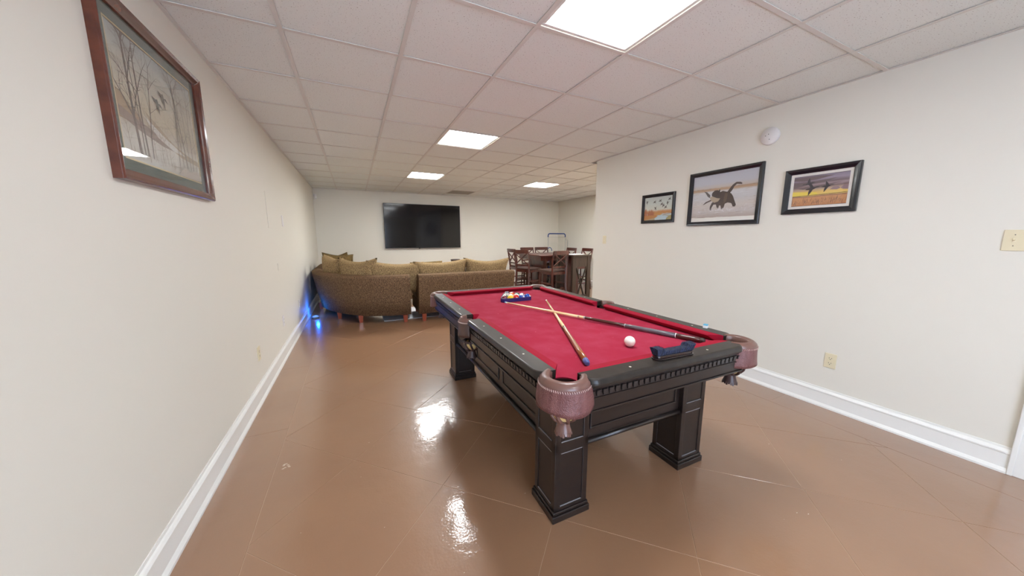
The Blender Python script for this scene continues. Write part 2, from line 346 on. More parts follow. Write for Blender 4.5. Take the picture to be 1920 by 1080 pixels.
for a in range(len(xs)-1):
    for b_ in range(len(ys)-1):
        x0, x1, y0, y1 = xs[a], xs[a+1], ys[b_], ys[b_+1]
        if (x0+x1)/2 > XR and (y0+y1)/2 < YC-.1: continue
        if (round(x0,2), round(y0,2)) in lit or (round(x0,2), round(y0,2)) == vent_c: continue
        if x0 < XR < x1 and (y0+y1)/2 < YC: x1 = XR
        key = (round(x1-x0,3), round(y1-y0,3))
        if key not in tm:
            w, h = (x1-x0)/2-.003, (y1-y0)/2-.003
            me_ = MB().box(-w, w, -h, h, 0, .014); tm[key] = me_
            o = obj('ceiling_tile', me_, M['tile'], ce); tm[key] = o.data
        else:
            o = bpy.data.objects.new('ceiling_tile', tm[key]); COL.objects.link(o); o.parent = ce
        o.location = ((x0+x1)/2, (y0+y1)/2, CH+.007)
for x in xs[1:-1]:
    y0 = YB if x < XR else YC
    obj('grid_bar', MB().box(x-.012, x+.012, y0, YF, CH, CH+.004).box(x-.002, x+.002, y0, YF, CH+.004, CH+.04), M['grid'], ce)
for y in ys[1:-1]:
    x1 = XR if y < YC else XR2
    cuts = [XL]+[x for x in xs[1:-1] if x < x1]+[x1]; mb = MB()
    for p, q in zip(cuts[:-1], cuts[1:]): mb.box(p+.012, q-.012, y-.012, y+.012, CH+.0005, CH+.004).box(p+.012, q-.012, y-.002, y+.002, CH+.004, CH+.04)
    obj('grid_bar', mb, M['grid'], ce)
obj('wall_angle', MB().box(XL, XL+.02, YB, YF, CH, CH+.004), M['grid'], ce)
obj('wall_angle', MB().box(XR-.02, XR, YB, YC, CH, CH+.004), M['grid'], ce)
obj('wall_angle', MB().box(XL+.02, XR2-.02, YF-.02, YF, CH, CH+.004), M['grid'], ce)
obj('wall_angle', MB().box(XR2-.02, XR2, YC, YF, CH, CH+.004), M['grid'], ce)
names = ['recessed square ceiling light behind the camera', 'largest recessed ceiling light panel, nearest, above the pool table front',
         'square ceiling light panel between the pool table and the sofa', 'small-looking far ceiling light panel above the brown sofa',
         'square ceiling light panel on the right above the dark wooden table', 'square ceiling light panel in the alcove hidden behind the wall corner']
for k, (i, j) in enumerate(LIGHTS):
    x, y = cellxy(i, j)
    t = thing('ceiling_light', names[k], 'ceiling light', (x+T/2, y+T/2, CH), 0, 'square recessed ceiling lights')
    h = T/2-.012; g = h-.022; f = MB()
    for z0, z1, a, c in ((.004, .03, h, g),):
        f.box(-a, a, -a, -c, z0, z1).box(-a, a, c, a, z0, z1).box(-a, -c, -c, c, z0, z1).box(c, a, -c, c, z0, z1)
    obj('frame', f, M['fixture'], t, bevel=.004)
    obj('diffuser', MB().box(-g, g, -g, g, .012, .02), M['lens_far'] if j > 2 else M['lens'], t)
x, y = cellxy(4, 9)
t = thing('ceiling_vent', 'grey louvred air vent in the far ceiling', 'vent', (x+T/2, y+T/2, CH))
h = T/2-.012
obj('frame', MB().box(-h, h, -h, -h+.03, 0, .02).box(-h, h, h-.03, h, 0, .02).box(-h, -h+.03, -h+.03, h-.03, 0, .02).box(h-.03, h, -h+.03, h-.03, 0, .02), M['vent'], t)
obj('backing', MB().box(-h+.03, h-.03, -h+.03, h-.03, .03, .034), M['slot'], t)
for s in range(14):
    yy = -h+.05+s*(2*h-.1)/13; obj('slat', MB().beam((-h+.03, yy, .012), (h-.03, yy, .012), .028, .002, (0,.6,1)), M['vent'], t)

# ------------------------------------------------------------------ pool table
TW, TL = .636, 1.155           # half width and half length of the rails
PT = thing('pool_table', 'dark wooden pool table with red cloth and leather pockets', 'pool table', (1.268, 2.06, 0), -.010)
ZT, ZB = .790, .752             # rail top, bed
WOODW, CUSH = .088, .05
IW, IL = TW-WOODW, TL-WOODW     # inner edge of the wood
NW, NL = IW-CUSH, IL-CUSH       # cushion nose
RC, RS = .150, .070             # pocket clearances along the rails
# rail sections: rounded profile, chamfered corners at the pockets
def rail(ax, sgn, a, b, ra, rb):
    """ax 'y': long rail on side sgn running a..b in y; ax 'x': end rail. ra/rb: corner radius at outer end"""
    prof = [(0,0),(.008,.004),(.013,.012),(.0125,.022),(.008,.030),(.001,.0345),(-WOODW,.038),(-WOODW,-.0),]   # (outward, z above ZT-.036)
    prof = [(n-.013, z) for n, z in prof]; prof[5] = (prof[5][0], .0378); prof[4] = (prof[4][0], .034); prof[6] = (-WOODW, .038); prof[7] = (-WOODW, 0)
    L = []
    N = 8
    def pt(s, n, inset): return s, n, inset
    path = []
    for k in range(N+1):
        th = PI/2*k/N; path.append((a+ra*(1-math.sin(th))*1.0, ra*(1-math.cos(PI/2-th))*0+ra*(1-math.sin(PI/2*(1-k/N)))*0, 0, k/N))
    # simpler: outer edge inset as function of s
    S = []
    for k in range(N+1): S.append(a+ra*(1-math.cos(PI/2*k/N)))
    for k in range(N+1): S.append(b-rb*(1-math.cos(PI/2*(1-k/N))))
    def ins(s):
        d = 0
        if s < a+ra: u = (a+ra-s)/ra; d = ra*(1-math.sqrt(max(0,1-u*u)))
        if s > b-rb: u = (s-(b-rb))/rb; d = max(d, rb*(1-math.sqrt(max(0,1-u*u))))
        return d
    mb = MB(); vs = []; m = len(prof); half = TW if ax == 'y' else TL
    for s in S:
        d = min(ins(s), WOODW*.8)
        for n, z in prof:
            nn = half + (n - d if n > -WOODW+.001 else n)
            if nn < half-WOODW: nn = half-WOODW
            p = (sgn*nn, s) if ax == 'y' else (s, sgn*nn)
            vs.append((p[0], p[1], ZT-.038+z))
    fs = []
    for i in range(len(S)-1):
        for k in range(m): fs.append((i*m+k, i*m+(k+1)%m, (i+1)*m+(k+1)%m, (i+1)*m+k))
    fs += [list(range(m)), list(range((len(S)-1)*m, len(S)*m))]
    mb.add(vs, fs, 0, False)
    o = obj('rail', mb, M['railwood'], PT); 
    for i_, p in enumerate(o.data.polygons): p.use_smooth = i_ % m < 5 and i_ < (len(S)-1)*m
    es = o.modifiers.new('bevel', 'BEVEL'); es.width = .002; es.segments = 2; es.limit_method = 'ANGLE'; es.angle_limit = .5
    return o
def cushion(ax, sgn, a, b, da, db):
    half = (IW if ax == 'y' else IL)
    # (inward distance, z): top back, top crown, nose top, nose bottom, back bottom
    prof = [(0, ZT-.0005), (.012, ZT+.0012), (CUSH-.006, ZT-.003), (CUSH, ZT-.009), (CUSH-.012, ZT-.022), (CUSH-.03, ZB), (0, ZB)]
    mb = MB(); vs = []
    for end in (0, 1):
        for d, z in prof:
            s = a+da*d/CUSH if end == 0 else b-db*d/CUSH
            n = half-d; p = (sgn*n, s) if ax == 'y' else (s, sgn*n); vs.append((p[0], p[1], z))
    m = len(prof); mb.add(vs, [(k,(k+1)%m,m+(k+1)%m,m+k) for k in range(m)]+[list(range(m))[::-1], list(range(m,2*m))])
    return obj('cushion', mb, M['cushion'], PT, bevel=.0015)
# sight markers are sub-parts of the rails
def sights(ro, pts):
    for x, y in pts: obj('sight', MB().lathe([(0.0001,.0012),(.0052,.0012),(.0056,0)], 12, (x, y, ZT-.001)), M['pearl'], ro)
for sg in (-1, 1):
    for s0, s1, r0, r1 in ((-TL+RC, -RS, .045, .02), (RS, TL-RC, .02, .045)):
        ro = rail('y', sg, s0, s1, r0, r1); md = .265*(1 if s0 > 0 else -1)
        sights(ro, [(sg*(TW-.052), md*q+(.01)) for q in (1, 2, 3)])
    cushion('y', sg, -TL+.155, -.058, .060, .013); cushion('y', sg, .058, TL-.155, .013, .060)
    ro = rail('x', sg, -TW+RC, TW-RC, .045, .045); sights(ro, [(q*.2475, sg*(TL-.045)) for q in (-1, 0, 1)])
    cushion('x', sg, -TW+.155, TW-.155, .060, .060)
# bed with pocket cut-outs
PC = [(TW-.098, TL-.098)]
def arc(cx, cy, r, a0, a1, n=10): return [(cx+r*math.cos(a0+(a1-a0)*k/n), cy+r*math.sin(a0+(a1-a0)*k/n)) for k in range(n+1)]
out = []
ex, ey = IW+.004, IL+.004
cxx, cyy, pr = TW-.094, TL-.094, .062
out += arc(-cxx, -cyy, pr, math.radians(135), math.radians(-45))
out += arc(cxx, -cyy, pr, math.radians(225), math.radians(45))
out += arc(ex+.012, 0, .058, math.radians(250), math.radians(110))
out += arc(cxx, cyy, pr, math.radians(-45), math.radians(-225))
out += arc(-cxx, cyy, pr, math.radians(45), math.radians(-135))
out += arc(-ex-.012, 0, .058, math.radians(70), math.radians(-70))
obj('bed', MB().prism(out, ZB-.03, ZB), M['cloth'], PT)
# a few chalk specks on the cloth
sp = MB()
for k in range(26):
    x, y = random.uniform(-.45, .45), random.uniform(-1.0, .3); r = random.uniform(.0015, .0035)
    sp.add([(x+r*math.cos(q*1.05), y+r*.7*math.sin(q*1.05), ZB+.0003) for q in range(6)], [range(6)])
o = obj('chalk_specks', sp, mat('chalk_speck', srgb(220, 130, 140), .9), PT); o['kind'] = 'stuff'
# pockets: cap, skirt, stitching, liner, basket, tassel
def pocket(cx, cy, ang, corner=True):
    """ang: outward direction"""
    if corner: ri, ro_, sw = .060, .103, math.radians(114)
    else: ri, ro_, sw = .052, .078, math.radians(84)
    a0, a1 = ang-sw, ang+sw; n = 28
    cap = MB(); 
    prof = [(ri, ZB+.004), (ri, ZT-.006), (ri+.006, ZT+.001), (ri+(ro_-ri)*.45, ZT+.0035), (ro_-.014, ZT-.001), (ro_-.003, ZT-.011), (ro_, ZT-.024), (ro_-.006, ZT-.038), (ri+.012, ZT-.04)]
    cap.lathe(prof+[prof[0]], n, (cx, cy, 0), a0=a0, a1=a1)
    k = n+1; m = len(prof)
    cap.f += [[i*k for i in range(m)], [i*k+n for i in range(m)][::-1]]; cap.mi += [0,0]; cap.sm += [False, False]
    c = obj('pocket_cap', cap, M['leather'], PT)
    # hanging leather skirt with a wavy hem
    H = .093 if corner else .100; sk = MB(); N = 40; rows = 7; r0 = ro_+.001
    A0, A1 = a0+(.05 if corner else .25), a1-(.05 if corner else .25)
    vs = []
    for side in (0, 1):
        for j in range(rows):
            v = j/(rows-1)
            for i in range(N+1):
                u = i/N; a = A0+(A1-A0)*u
                hem = H*(1+.07*math.sin(u*PI*3+1)+.10*math.sin(u*PI)) if corner else H
                r = r0+.006*v+.004*math.sin(v*PI)*math.sin(u*9)-side*.004+(.012*v*abs(2*u-1)**4 if corner else 0)
                vs.append((cx+r*math.cos(a), cy+r*math.sin(a), ZT-.022-hem*v))
    K = N+1; off = rows*K; fs = []
    for j in range(rows-1):
        for i in range(N):
            q = (j*K+i, j*K+i+1, (j+1)*K+i+1, (j+1)*K+i); fs += [q, tuple(x+off for x in q[::-1])]
    for i in range(N): fs += [(i+1, i, i+off, i+1+off), ((rows-1)*K+i, (rows-1)*K+i+1, (rows-1)*K+i+1+off, (rows-1)*K+i+off)]
    for j in range(rows-1): fs += [(j*K, (j+1)*K, (j+1)*K+off, j*K+off), (j*K+N, j*K+N+off, (j+1)*K+N+off, (j+1)*K+N)]
    sk.add(vs, fs, 0, True); so = obj('pocket_skirt', sk, M['mesh'] if corner else M['sideleather'], PT)
    st = MB()
    for i in range(0, 46):
        u = (i+.5)/46; a = A0+(A1-A0)*u; r = r0+.0015
        p = Vector((cx+r*math.cos(a), cy+r*math.sin(a), ZT-.026)); tn = Vector((-math.sin(a), math.cos(a), 0))
        st.beam(p-tn*.0016+Vector((0,0,.004)), p+tn*.0016-Vector((0,0,.004)), .0018, .0016, (math.cos(a), math.sin(a), 0))
    obj('stitching', st, M['thread'], so)
    # liner bowl
    obj('pocket_liner', MB().lathe([(ri-.001, ZB-.004), (ri-.001, ZB-.07), (ri-.022, ZB-.105), (.001, ZB-.112)], 24, (cx, cy, 0)), M['dkleather'], PT)
    # woven basket: leather bands over a pale gold lining, with a flared fringe under it
    bz = ZB-.113 if corner else ZB-.09
    bo = (0, 0) if corner else (-math.cos(ang)*.008, 0)
    if not corner: bz = .600
    bx, by = cx+bo[0], cy+bo[1]
    bk = obj('pocket_basket', MB().lathe([(.053, .022), (.054, .004), (.050, -.012), (.041, -.026), (.028, -.036), (.001, -.04)], 24, (bx, by, bz)), M['gold'], PT)
    for i in range(9):
        a = 2*PI*i/9; pts = []
        for q, (r, z) in enumerate([(.052,.026), (.0575,.006), (.053,-.012), (.043,-.027), (.028,-.038)]):
            aa = a+.12*q; pts.append((bx+r*math.cos(aa), by+r*math.sin(aa), bz+z))
        obj('leather_band', MB().tube(pts, [.0095, .0085, .008, .008, .009], 6), M['dkleather'] if cy > -.5 or cx > 0 else M['leather'], bk)
    obj('basket_rim', MB().lathe([(.051,.03), (.058,.028), (.06,.02), (.057,.014), (.051,.014), (.051,.03)], 24, (bx, by, bz)), M['dkleather'] if cy > -.5 or cx > 0 else M['leather'], bk)
    tv = MB(); n = 22; prof2 = [(.026,-.034), (.024,-.046), (.026,-.060), (.030,-.074), (.034,-.088)]
    tv.lathe(prof2, n, (bx, by, bz)); tv.lathe([(r-.004, z) for r, z in prof2[::-1]], n, (bx, by, bz))
    for i in range(n):
        a = 2*PI*(i+.5)/n; tv.beam((bx+.032*math.cos(a), by+.032*math.sin(a), bz-.084), (bx+.035*math.cos(a), by+.035*math.sin(a), bz-.094-.003*(i%3)), .008, .003, (math.cos(a), math.sin(a), 0))
    obj('fringe', tv, M['leather'] if corner and cy < 0 and cx < 0 else M['dkleather'], bk)
for sx in (-1, 1):
    for sy in (-1, 1): pocket(sx*cxx, sy*cyy, math.atan2(sy, sx))
    pocket(sx*(TW-.045), 0, 0 if sx > 0 else PI, False)
# apron (fascia) under each rail, with dentil moulding and bottom lip
def fascia(ax, sgn, a, b):
    half = (TW if ax == 'y' else TL)-.026
    def bx(mb, n0, n1, s0, s1, z0, z1):
        lo, hi = sorted((sgn*n0, sgn*n1))
        return mb.box(lo, hi, s0, s1, z0, z1) if ax == 'y' else mb.box(s0, s1, lo, hi, z0, z1)
    f = MB(); bx(f, half-.022, half, a, b, .645, ZT-.038); bx(f, half, half+.006, a, b, .643, .652); bx(f, half, half+.006, a, b, .741, .748)
    fo = obj('fascia', f, M['black'], PT, bevel=.002)
    d = MB(); n = int((b-a)/.031)
    for i in range(n):
        s = a+(b-a)*(i+.5)/n
        lo = [half, half+.010]
        def q(s0, s1, z0, z1, dp): bx(d, half, half+dp, s0, s1, z0, z1)
        q(s-.0105, s+.0105, .730, .736, .010); q(s-.0095, s+.0095, .718, .730, .008); q(s-.0065, s+.0065, .710, .718, .006)
    o = obj('dentil_moulding', d, M['dentil'], fo); o['kind'] = 'stuff'
    e = MB(); bx(e, half, half+.0045, a, b, .699, .704); obj('moulding_strip', e, M['black'], fo)
for sg in (-1, 1):
    fascia('y', sg, -TL+.125, -.072); fascia('y', sg, .072, TL-.125); fascia('x', sg, -TW+.125, TW-.125)
# cabinet body between the legs
BXh, BYh = .484, .915
cab = MB()
for sg in (-1, 1):
    cab.box(-BXh, BXh, *sorted((sg*BYh, sg*(BYh-.03))), .36, .69)
    cab.box(*sorted((sg*BXh, sg*(BXh-.03))), -BYh+.03, BYh-.03, .36, .69)
cab.box(-BXh+.03, BXh-.03, -BYh+.03, BYh-.03, .66, .69)
cb = obj('cabinet_body', cab, M['black'], PT, bevel=.002); cb.location.x = .013
# sloped support between body and rails
obj('slate_support', MB().box(-TW+.05, TW-.05, -TL+.16, TL-.16, .69, ZB-.03-.001), M['black'], PT)
fr_ = MB()
def panel_frame(mb, ax, sgn, half, s0, s1, z0, z1, w=.012, th=.006):
    def bx(a, b, c, d):
        lo, hi = sorted((sgn*half, sgn*(half+th)))
        mb.box(lo, hi, a, b, c, d) if ax == 'y' else mb.box(a, b, lo, hi, c, d)
    bx(s0, s1, z0, z0+w); bx(s0, s1, z1-w, z1); bx(s0, s0+w, z0+w, z1-w); bx(s1-w, s1, z0+w, z1-w)
for sg in (-1, 1):
    panel_frame(fr_, 'x', sg, BYh, -.30, .30, .405, .625)
    for s0, s1 in ((-.72, -.28), (-.22, .22), (.28, .72)): panel_frame(fr_, 'y', sg, BXh, s0, s1, .405, .625)
obj('panel_moulding', fr_, M['black'], cb, bevel=.003)
be = MB()
for sg in (-1, 1):
    be.tube([(-BXh+.12, sg*(BYh+.006), .349), (BXh-.12, sg*(BYh+.006), .349)], .013, 10); be.tube([(sg*(BXh+.006), -BYh+.12, .349), (sg*(BXh+.006), BYh-.12, .349)], .013, 10)
o = obj('bead', be, M['black'], cb); o['kind'] = 'stuff'
# square panelled legs with plinths
def leg(lx, ly):
    w = .093; L = obj('leg', MB().box(lx-w+.005, lx+w-.005, ly-w+.005, ly+w-.005, .05, .69), M['black'], PT)
    fr = MB()
    for z0, z1 in ((.05,.072),(.345,.40),(.60,.69)):
        fr.box(lx-w, lx+w, ly-w, ly+w, z0, z1)
    for ix in (-1, 1):
        for iy in (-1, 1):
            fr.box(*sorted((lx+ix*w, lx+ix*(w-.03))), *sorted((ly+iy*w, ly+iy*(w-.03))), .05, .69)
    obj('panel_frame', fr, M['black'], L, bevel=.003)
    for z in (.0725, .3435, .4005):                       # worn silvery lips of the panels
        for s in (-1, 1):
            obj('worn_edge', MB().box(lx-w+.034, lx+w-.034, *sorted((ly+s*w*1.001, ly+s*(w-.004))), z-.001, z+.0015), M['worn'], L)
            obj('worn_edge', MB().box(*sorted((lx+s*w*1.001, lx+s*(w-.004))), ly-w+.034, ly+w-.034, z-.001, z+.0015), M['worn'], L)
    obj('plinth', MB().box(lx-w-.012, lx+w+.012, ly-w-.012, ly+w+.012, 0, .035).box(lx-w-.006, lx+w+.006, ly-w-.006, ly+w+.006, .035, .052), M['black'], L, bevel=.004)
for sx in (-1, 1):
    for sy in (-1, 1): leg(sx*.420+.013, sy*.85)

def tw(lx, ly, z):      # pool-table local point to world
    c, s = math.cos(-.010), math.sin(-.010); return (1.268+lx*c-ly*s, 2.06+lx*s+ly*c, z)
# ------------------------------------------------------------------ things on the pool table
def sphere(mb, r, c=(0,0,0), n=32, m=16, mi=0):
    return mb.lathe([(max(1e-5, r*math.sin(PI*i/m)), r*math.cos(PI*i/m)) for i in range(m+1)], n, c, mi)
BR = .0286
ob = obj('cue_ball', sphere(MB(), BR), mat('white_ball', srgb(244, 240, 228), .12, coat=.5)); ob.location = (1.282, 1.223, ZB+BR+.0005)
tag(ob, 'white cue ball alone on the red cloth', 'billiard ball')
def ballmat(name, col, stripe):
    m = mat(name, srgb(*col), .1, coat=.5); nt = m.node_tree; b = nt.nodes['Principled BSDF']
    tc = nt.nodes.new('ShaderNodeTexCoord'); sx = nt.nodes.new('ShaderNodeSeparateXYZ'); nt.links.new(tc.outputs['Object'], sx.inputs[0])
    def gt(sock, v):
        a = nt.nodes.new('ShaderNodeMath'); a.operation = 'ABSOLUTE'; nt.links.new(sock, a.inputs[0])
        g = nt.nodes.new('ShaderNodeMath'); g.operation = 'GREATER_THAN'; g.inputs[1].default_value = v; nt.links.new(a.outputs[0], g.inputs[0]); return g.outputs[0]
    fac = gt(sx.outputs[0], BR*.91)                     # number discs on +-X
    if stripe:
        g = gt(sx.outputs[2], BR*.55); mm = nt.nodes.new('ShaderNodeMath'); mm.operation = 'MAXIMUM'
        nt.links.new(fac, mm.inputs[0]); nt.links.new(g, mm.inputs[1]); fac = mm.outputs[0]
    mix = nt.nodes.new('ShaderNodeMix'); mix.data_type = 'RGBA'; mix.inputs[6].default_value = srgb(*col); mix.inputs[7].default_value = srgb(240, 236, 226)
    nt.links.new(fac, mix.inputs[0]); nt.links.new(mix.outputs[2], b.inputs['Base Color']); return m
colr = {'yellow': (240,196,30), 'blue': (24,70,160), 'red': (200,36,28), 'purple': (66,32,90), 'orange': (240,120,30), 'green': (20,96,66), 'maroon': (104,34,48), 'black': (18,18,22)}
RKX, RKY = 1.300, 2.612
RD = .0286*2+.0004
# rows from the camera side: 5,4,3,2,1
rows = [[('maroon',0),('yellow',0),('red',0),('blue',1),('blue',0)],
        [('yellow',1),('green',1),('orange',1),('purple',1)],
        [('blue',1),('orange',0),('green',0)], [('black',0),('red',1)], [('purple',0)]]
rows[2][0] = ('green', 1); rows[1][0] = ('green', 1); rows[1][1] = ('yellow', 1); rows[2][0] = ('maroon', 1)
cache = {}; random.seed(21)
ordinal = ['first', 'second', 'third', 'fourth', 'fifth']
for r, row in enumerate(rows):
    for k, (cn, stp) in enumerate(row):
        key = (cn, stp)
        if key not in cache: cache[key] = (sphere(MB(), BR, n=24, m=12).mesh('billiard_ball', [ballmat(cn+('_striped' if stp else '_solid')+'_ball', colr[cn], stp)]))
        o = bpy.data.objects.new('billiard_ball', cache[key]); COL.objects.link(o)
        o.location = (RKX+(k-(len(row)-1)/2)*RD, RKY+r*RD*.866, ZB+BR+.0005)
        o.rotation_euler = (random.uniform(-.7,.7), random.uniform(-.6,.6), random.uniform(0,6))
        if r == 0: o.rotation_euler = (.3, -.5+.2*k, .4+.5*k)
        what = ('white ball with a %s stripe' % cn) if stp else ('solid %s ball' % cn)
        where = 'front row of the triangle rack, %s from the left' % ordinal[k] if r == 0 else ('%s row of the rack, %s from the left' % (ordinal[r], ordinal[k]) if r < 4 else 'alone at the far tip of the rack')
        tag(o, what+', '+where, 'billiard ball', 'billiard balls in the rack')
# triangle rack: rounded offset of the triangle of ball centres
P3 = [Vector((RKX-2*RD, RKY)), Vector((RKX+2*RD, RKY)), Vector((RKX, RKY+4*RD*.866))]
path = []
for i in range(3):
    p = P3[i]; e0 = (P3[i]-P3[i-1]).normalized(); e1 = (P3[(i+1)%3]-P3[i]).normalized()
    n0 = Vector((e0.y, -e0.x)); n1 = Vector((e1.y, -e1.x)); a0 = math.atan2(n0.y, n0.x); a1 = math.atan2(n1.y, n1.x)
    if a1 < a0: a1 += 2*PI
    for k in range(9):
        a = a0+(a1-a0)*k/8; path.append((p.x, p.y, math.cos(a), math.sin(a)))
o = obj('ball_rack', MB().sweep(path, [(BR+.001, ZB+.0005), (BR+.001, ZB+.035), (BR+.009, ZB+.035), (BR+.009, ZB+.0005)], smooth=False, closed=True), M['rack'], bevel=.002)
tag(o, 'dark blue triangle rack around the balls', 'ball rack')
# cues
def cue(label, tip, butt, segs):
    tip, butt = Vector(tip), Vector(butt); d = butt-tip; L = d.length
    r = thing('pool_cue', label, 'pool cue', tip, 0, 'two crossed pool cues')
    r.rotation_euler = d.to_track_quat('X', 'Z').to_euler()
    rad = lambda t: .0062+(.0146-.0062)*t**1.0
    for nm, t0, t1, m in segs:
        k = 0.0003 if nm in ('joint_collar', 'butt_ring', 'ferrule') else 0
        mb = MB().tube([(L*(t0+(t1-t0)*q/4), 0, 0) for q in range(5)], [rad(t0+(t1-t0)*q/4)+k for q in range(5)], 16)
        if nm == 'bumper': mb = MB().tube([(L*t0,0,0),(L*(t0*.4+t1*.6),0,0),(L*t1,0,0)], [rad(1)-.0003, rad(1)-.001, rad(1)*.6], 16)
        obj(nm, mb, m, r)
    return r, L
cue('long pool cue with maroon and grey butt, tip beside the rack', (1.131, 2.485, .7755), (1.690, 1.080, ZB+.0152),
    [('tip', 0, .006, M['chalk']), ('ferrule', .006, .02, M['white']), ('shaft', .02, .475, M['maple']), ('joint_collar', .475, .478, M['steel']), ('joint', .478, .505, M['maple']), ('joint_collar', .505, .512, M['steel']),
     ('forearm', .512, .70, M['darkred']), ('butt_ring', .70, .704, M['steel']), ('wrap', .704, .90, M['grey']), ('butt_ring', .90, .903, M['white']), ('butt_sleeve', .903, .985, M['darkred']), ('bumper', .985, 1, M['slot'])])
c2, L2 = cue('pale pool cue with amber butt and blue bumper, nearest the corner pocket', (1.545, 2.488, ZB+.0066), (.905, 1.098, ZB+.0149),
    [('tip', 0, .006, M['paper']), ('ferrule', .006, .02, M['white']), ('shaft', .02, .60, M['maple']), ('forearm', .60, .97, M['amber']), ('bumper', .97, 1, M['blueplastic'])])
pts = MB()      # inlaid maple points running into the amber forearm
for a in (0, PI/2, PI, 3*PI/2):
    for w, m_, ln in ((.85, 0, .10), (.45, 1, .075)):
        r0 = .0062+.0084*.60; vs = []
        for q in range(5):
            t = .598+ln*q/4; rr = (.0062+.0084*t)+.0003+.0002*m_; hw = w*(1-q/4)*.75
            vs += [(L2*t, rr*math.cos(a+.4-hw), rr*math.sin(a+.4-hw)), (L2*t, rr*math.cos(a+.4), rr*math.sin(a+.4)), (L2*t, rr*math.cos(a+.4+hw), rr*math.sin(a+.4+hw))]
        fs = []
        for q in range(4): fs += [(3*q, 3*q+1, 3*q+4, 3*q+3), (3*q+1, 3*q+2, 3*q+5, 3*q+4)]
        pts.add(vs, fs, m_)
obj('inlay', pts, [M['maple'], M['slot']], c2)
# chalk cube
ck = thing('chalk_cube', 'small pale blue chalk cube on the right rail', 'chalk', (1.868, 1.200, ZT+.0002), .3)
obj('chalk', MB().box(-.011,.011,-.011,.011,.003,.022), M['chalk'], ck, bevel=.001)
obj('wrapper', MB().box(-.0115,.0115,-.0115,.0115,0,.015), M['paper'], ck)
# table brush lying on its back on the near rail
bx_, by_ = 1.277, .960
ang = math.atan2(.946-.960, 1.397-1.153)
BRU = thing('table_brush', 'black wooden billiard brush with navy bristles, lying bristles up on the near rail', 'brush', (bx_, by_, ZT+.0005), ang)
def stadium(L, w, n=8): return arc(L/2-w/2, 0, w/2, -PI/2, PI/2, n)+arc(-L/2+w/2, 0, w/2, PI/2, 3*PI/2, n)
obj('handle', MB().prism(stadium(.235,.055), 0, .007).prism(stadium(.225,.046), .007, .020), M['brushwood'], BRU, bevel=.002)
br = MB(); N = 34
vs = []; cols = []
for i in range(N+1):
    x = -.108+.216*i/N; e = abs(x)/.108
    h = .018 if e < .62 else .018+.016*min(1, (e-.62)/.08)
    fl_ = 1+.25*(e > .6)
    lean = (x/.108)*.010*(e**2)
    for j, (y, z) in enumerate(((-.016, 0), (-.018*fl_, h*.9), (-.012, h), (.012, h), (.018*fl_, h*.9), (.016, 0))):
        vs.append((x+(lean if z > 0 else 0)+random.uniform(-.0008,.0008), y+random.uniform(-.0012,.0012), +.0195+z+random.uniform(-.0012,.0012)*(z > 0)))
fs = []
for i in range(N):
    for j in range(6): fs.append((i*6+j, i*6+(j+1)%6, (i+1)*6+(j+1)%6, (i+1)*6+j))
fs += [list(range(6))[::-1], list(range(N*6, N*6+6))]
br.add(vs, fs)
for q in range(900):       # tufts
    x = random.uniform(-.108, .108); y = random.uniform(-.018, .018); e = abs(x)/.108
    h = .018 if e < .62 else .034
    a = random.uniform(-.25, .25); p = Vector((x+(x/.108)*.01*e*e, y, .0195+h*.7)); d = Vector((math.sin(a)+.3*(x/.108)*e, random.uniform(-.3,.3), 1.1)).normalized()*h*.42
    br.add([p+Vector((-.0009,0,0)), p+Vector((.0009,0,0)), p+d], [(0,1,2)])
o = obj('bristles', br, M['bristle'], BRU, fix=False); o['kind'] = 'stuff'

# ------------------------------------------------------------------ framed prints
def bgmat(name, stops, H, distort=.12, nscale=(4, 4, 14)):
    m = bpy.data.materials.new(name); m.use_nodes = True; nt = m.node_tree; b = nt.nodes['Principled BSDF']; b.inputs['Roughness'].default_value = .35
    tc = nt.nodes.new('ShaderNodeTexCoord'); sx = nt.nodes.new('ShaderNodeSeparateXYZ'); mp = nt.nodes.new('ShaderNodeMapping'); mp.inputs['Scale'].default_value = nscale
    nz = nt.nodes.new('ShaderNodeTexNoise'); nz.inputs['Scale'].default_value = 1; nz.inputs['Detail'].default_value = 6; nz.inputs['Roughness'].default_value = .65
    nt.links.new(tc.outputs['Object'], sx.inputs[0]); nt.links.new(tc.outputs['Object'], mp.inputs[0]); nt.links.new(mp.outputs[0], nz.inputs['Vector'])
    d = nt.nodes.new('ShaderNodeMath'); d.operation = 'DIVIDE'; d.inputs[1].default_value = H; nt.links.new(sx.outputs[2], d.inputs[0])
    a = nt.nodes.new('ShaderNodeMath'); a.operation = 'ADD'; a.inputs[1].default_value = .5-distort/2; nt.links.new(d.outputs[0], a.inputs[0])
    k = nt.nodes.new('ShaderNodeMath'); k.operation = 'MULTIPLY_ADD'; k.inputs[1].default_value = distort; nt.links.new(nz.outputs['Fac'], k.inputs[0]); nt.links.new(a.outputs[0], k.inputs[2])
    cr = nt.nodes.new('ShaderNodeValToRGB'); e = cr.color_ramp.elements
    while len(e) > 1: e.remove(e[-1])
    e[0].position = stops[0][0]; e[0].color = srgb(*stops[0][1])
    for p, c in stops[1:]: q = e.new(p); q.color = srgb(*c)
    nt.links.new(k.outputs[0], cr.inputs[0]); nt.links.new(cr.outputs[0], b.inputs['Base Color']); return m
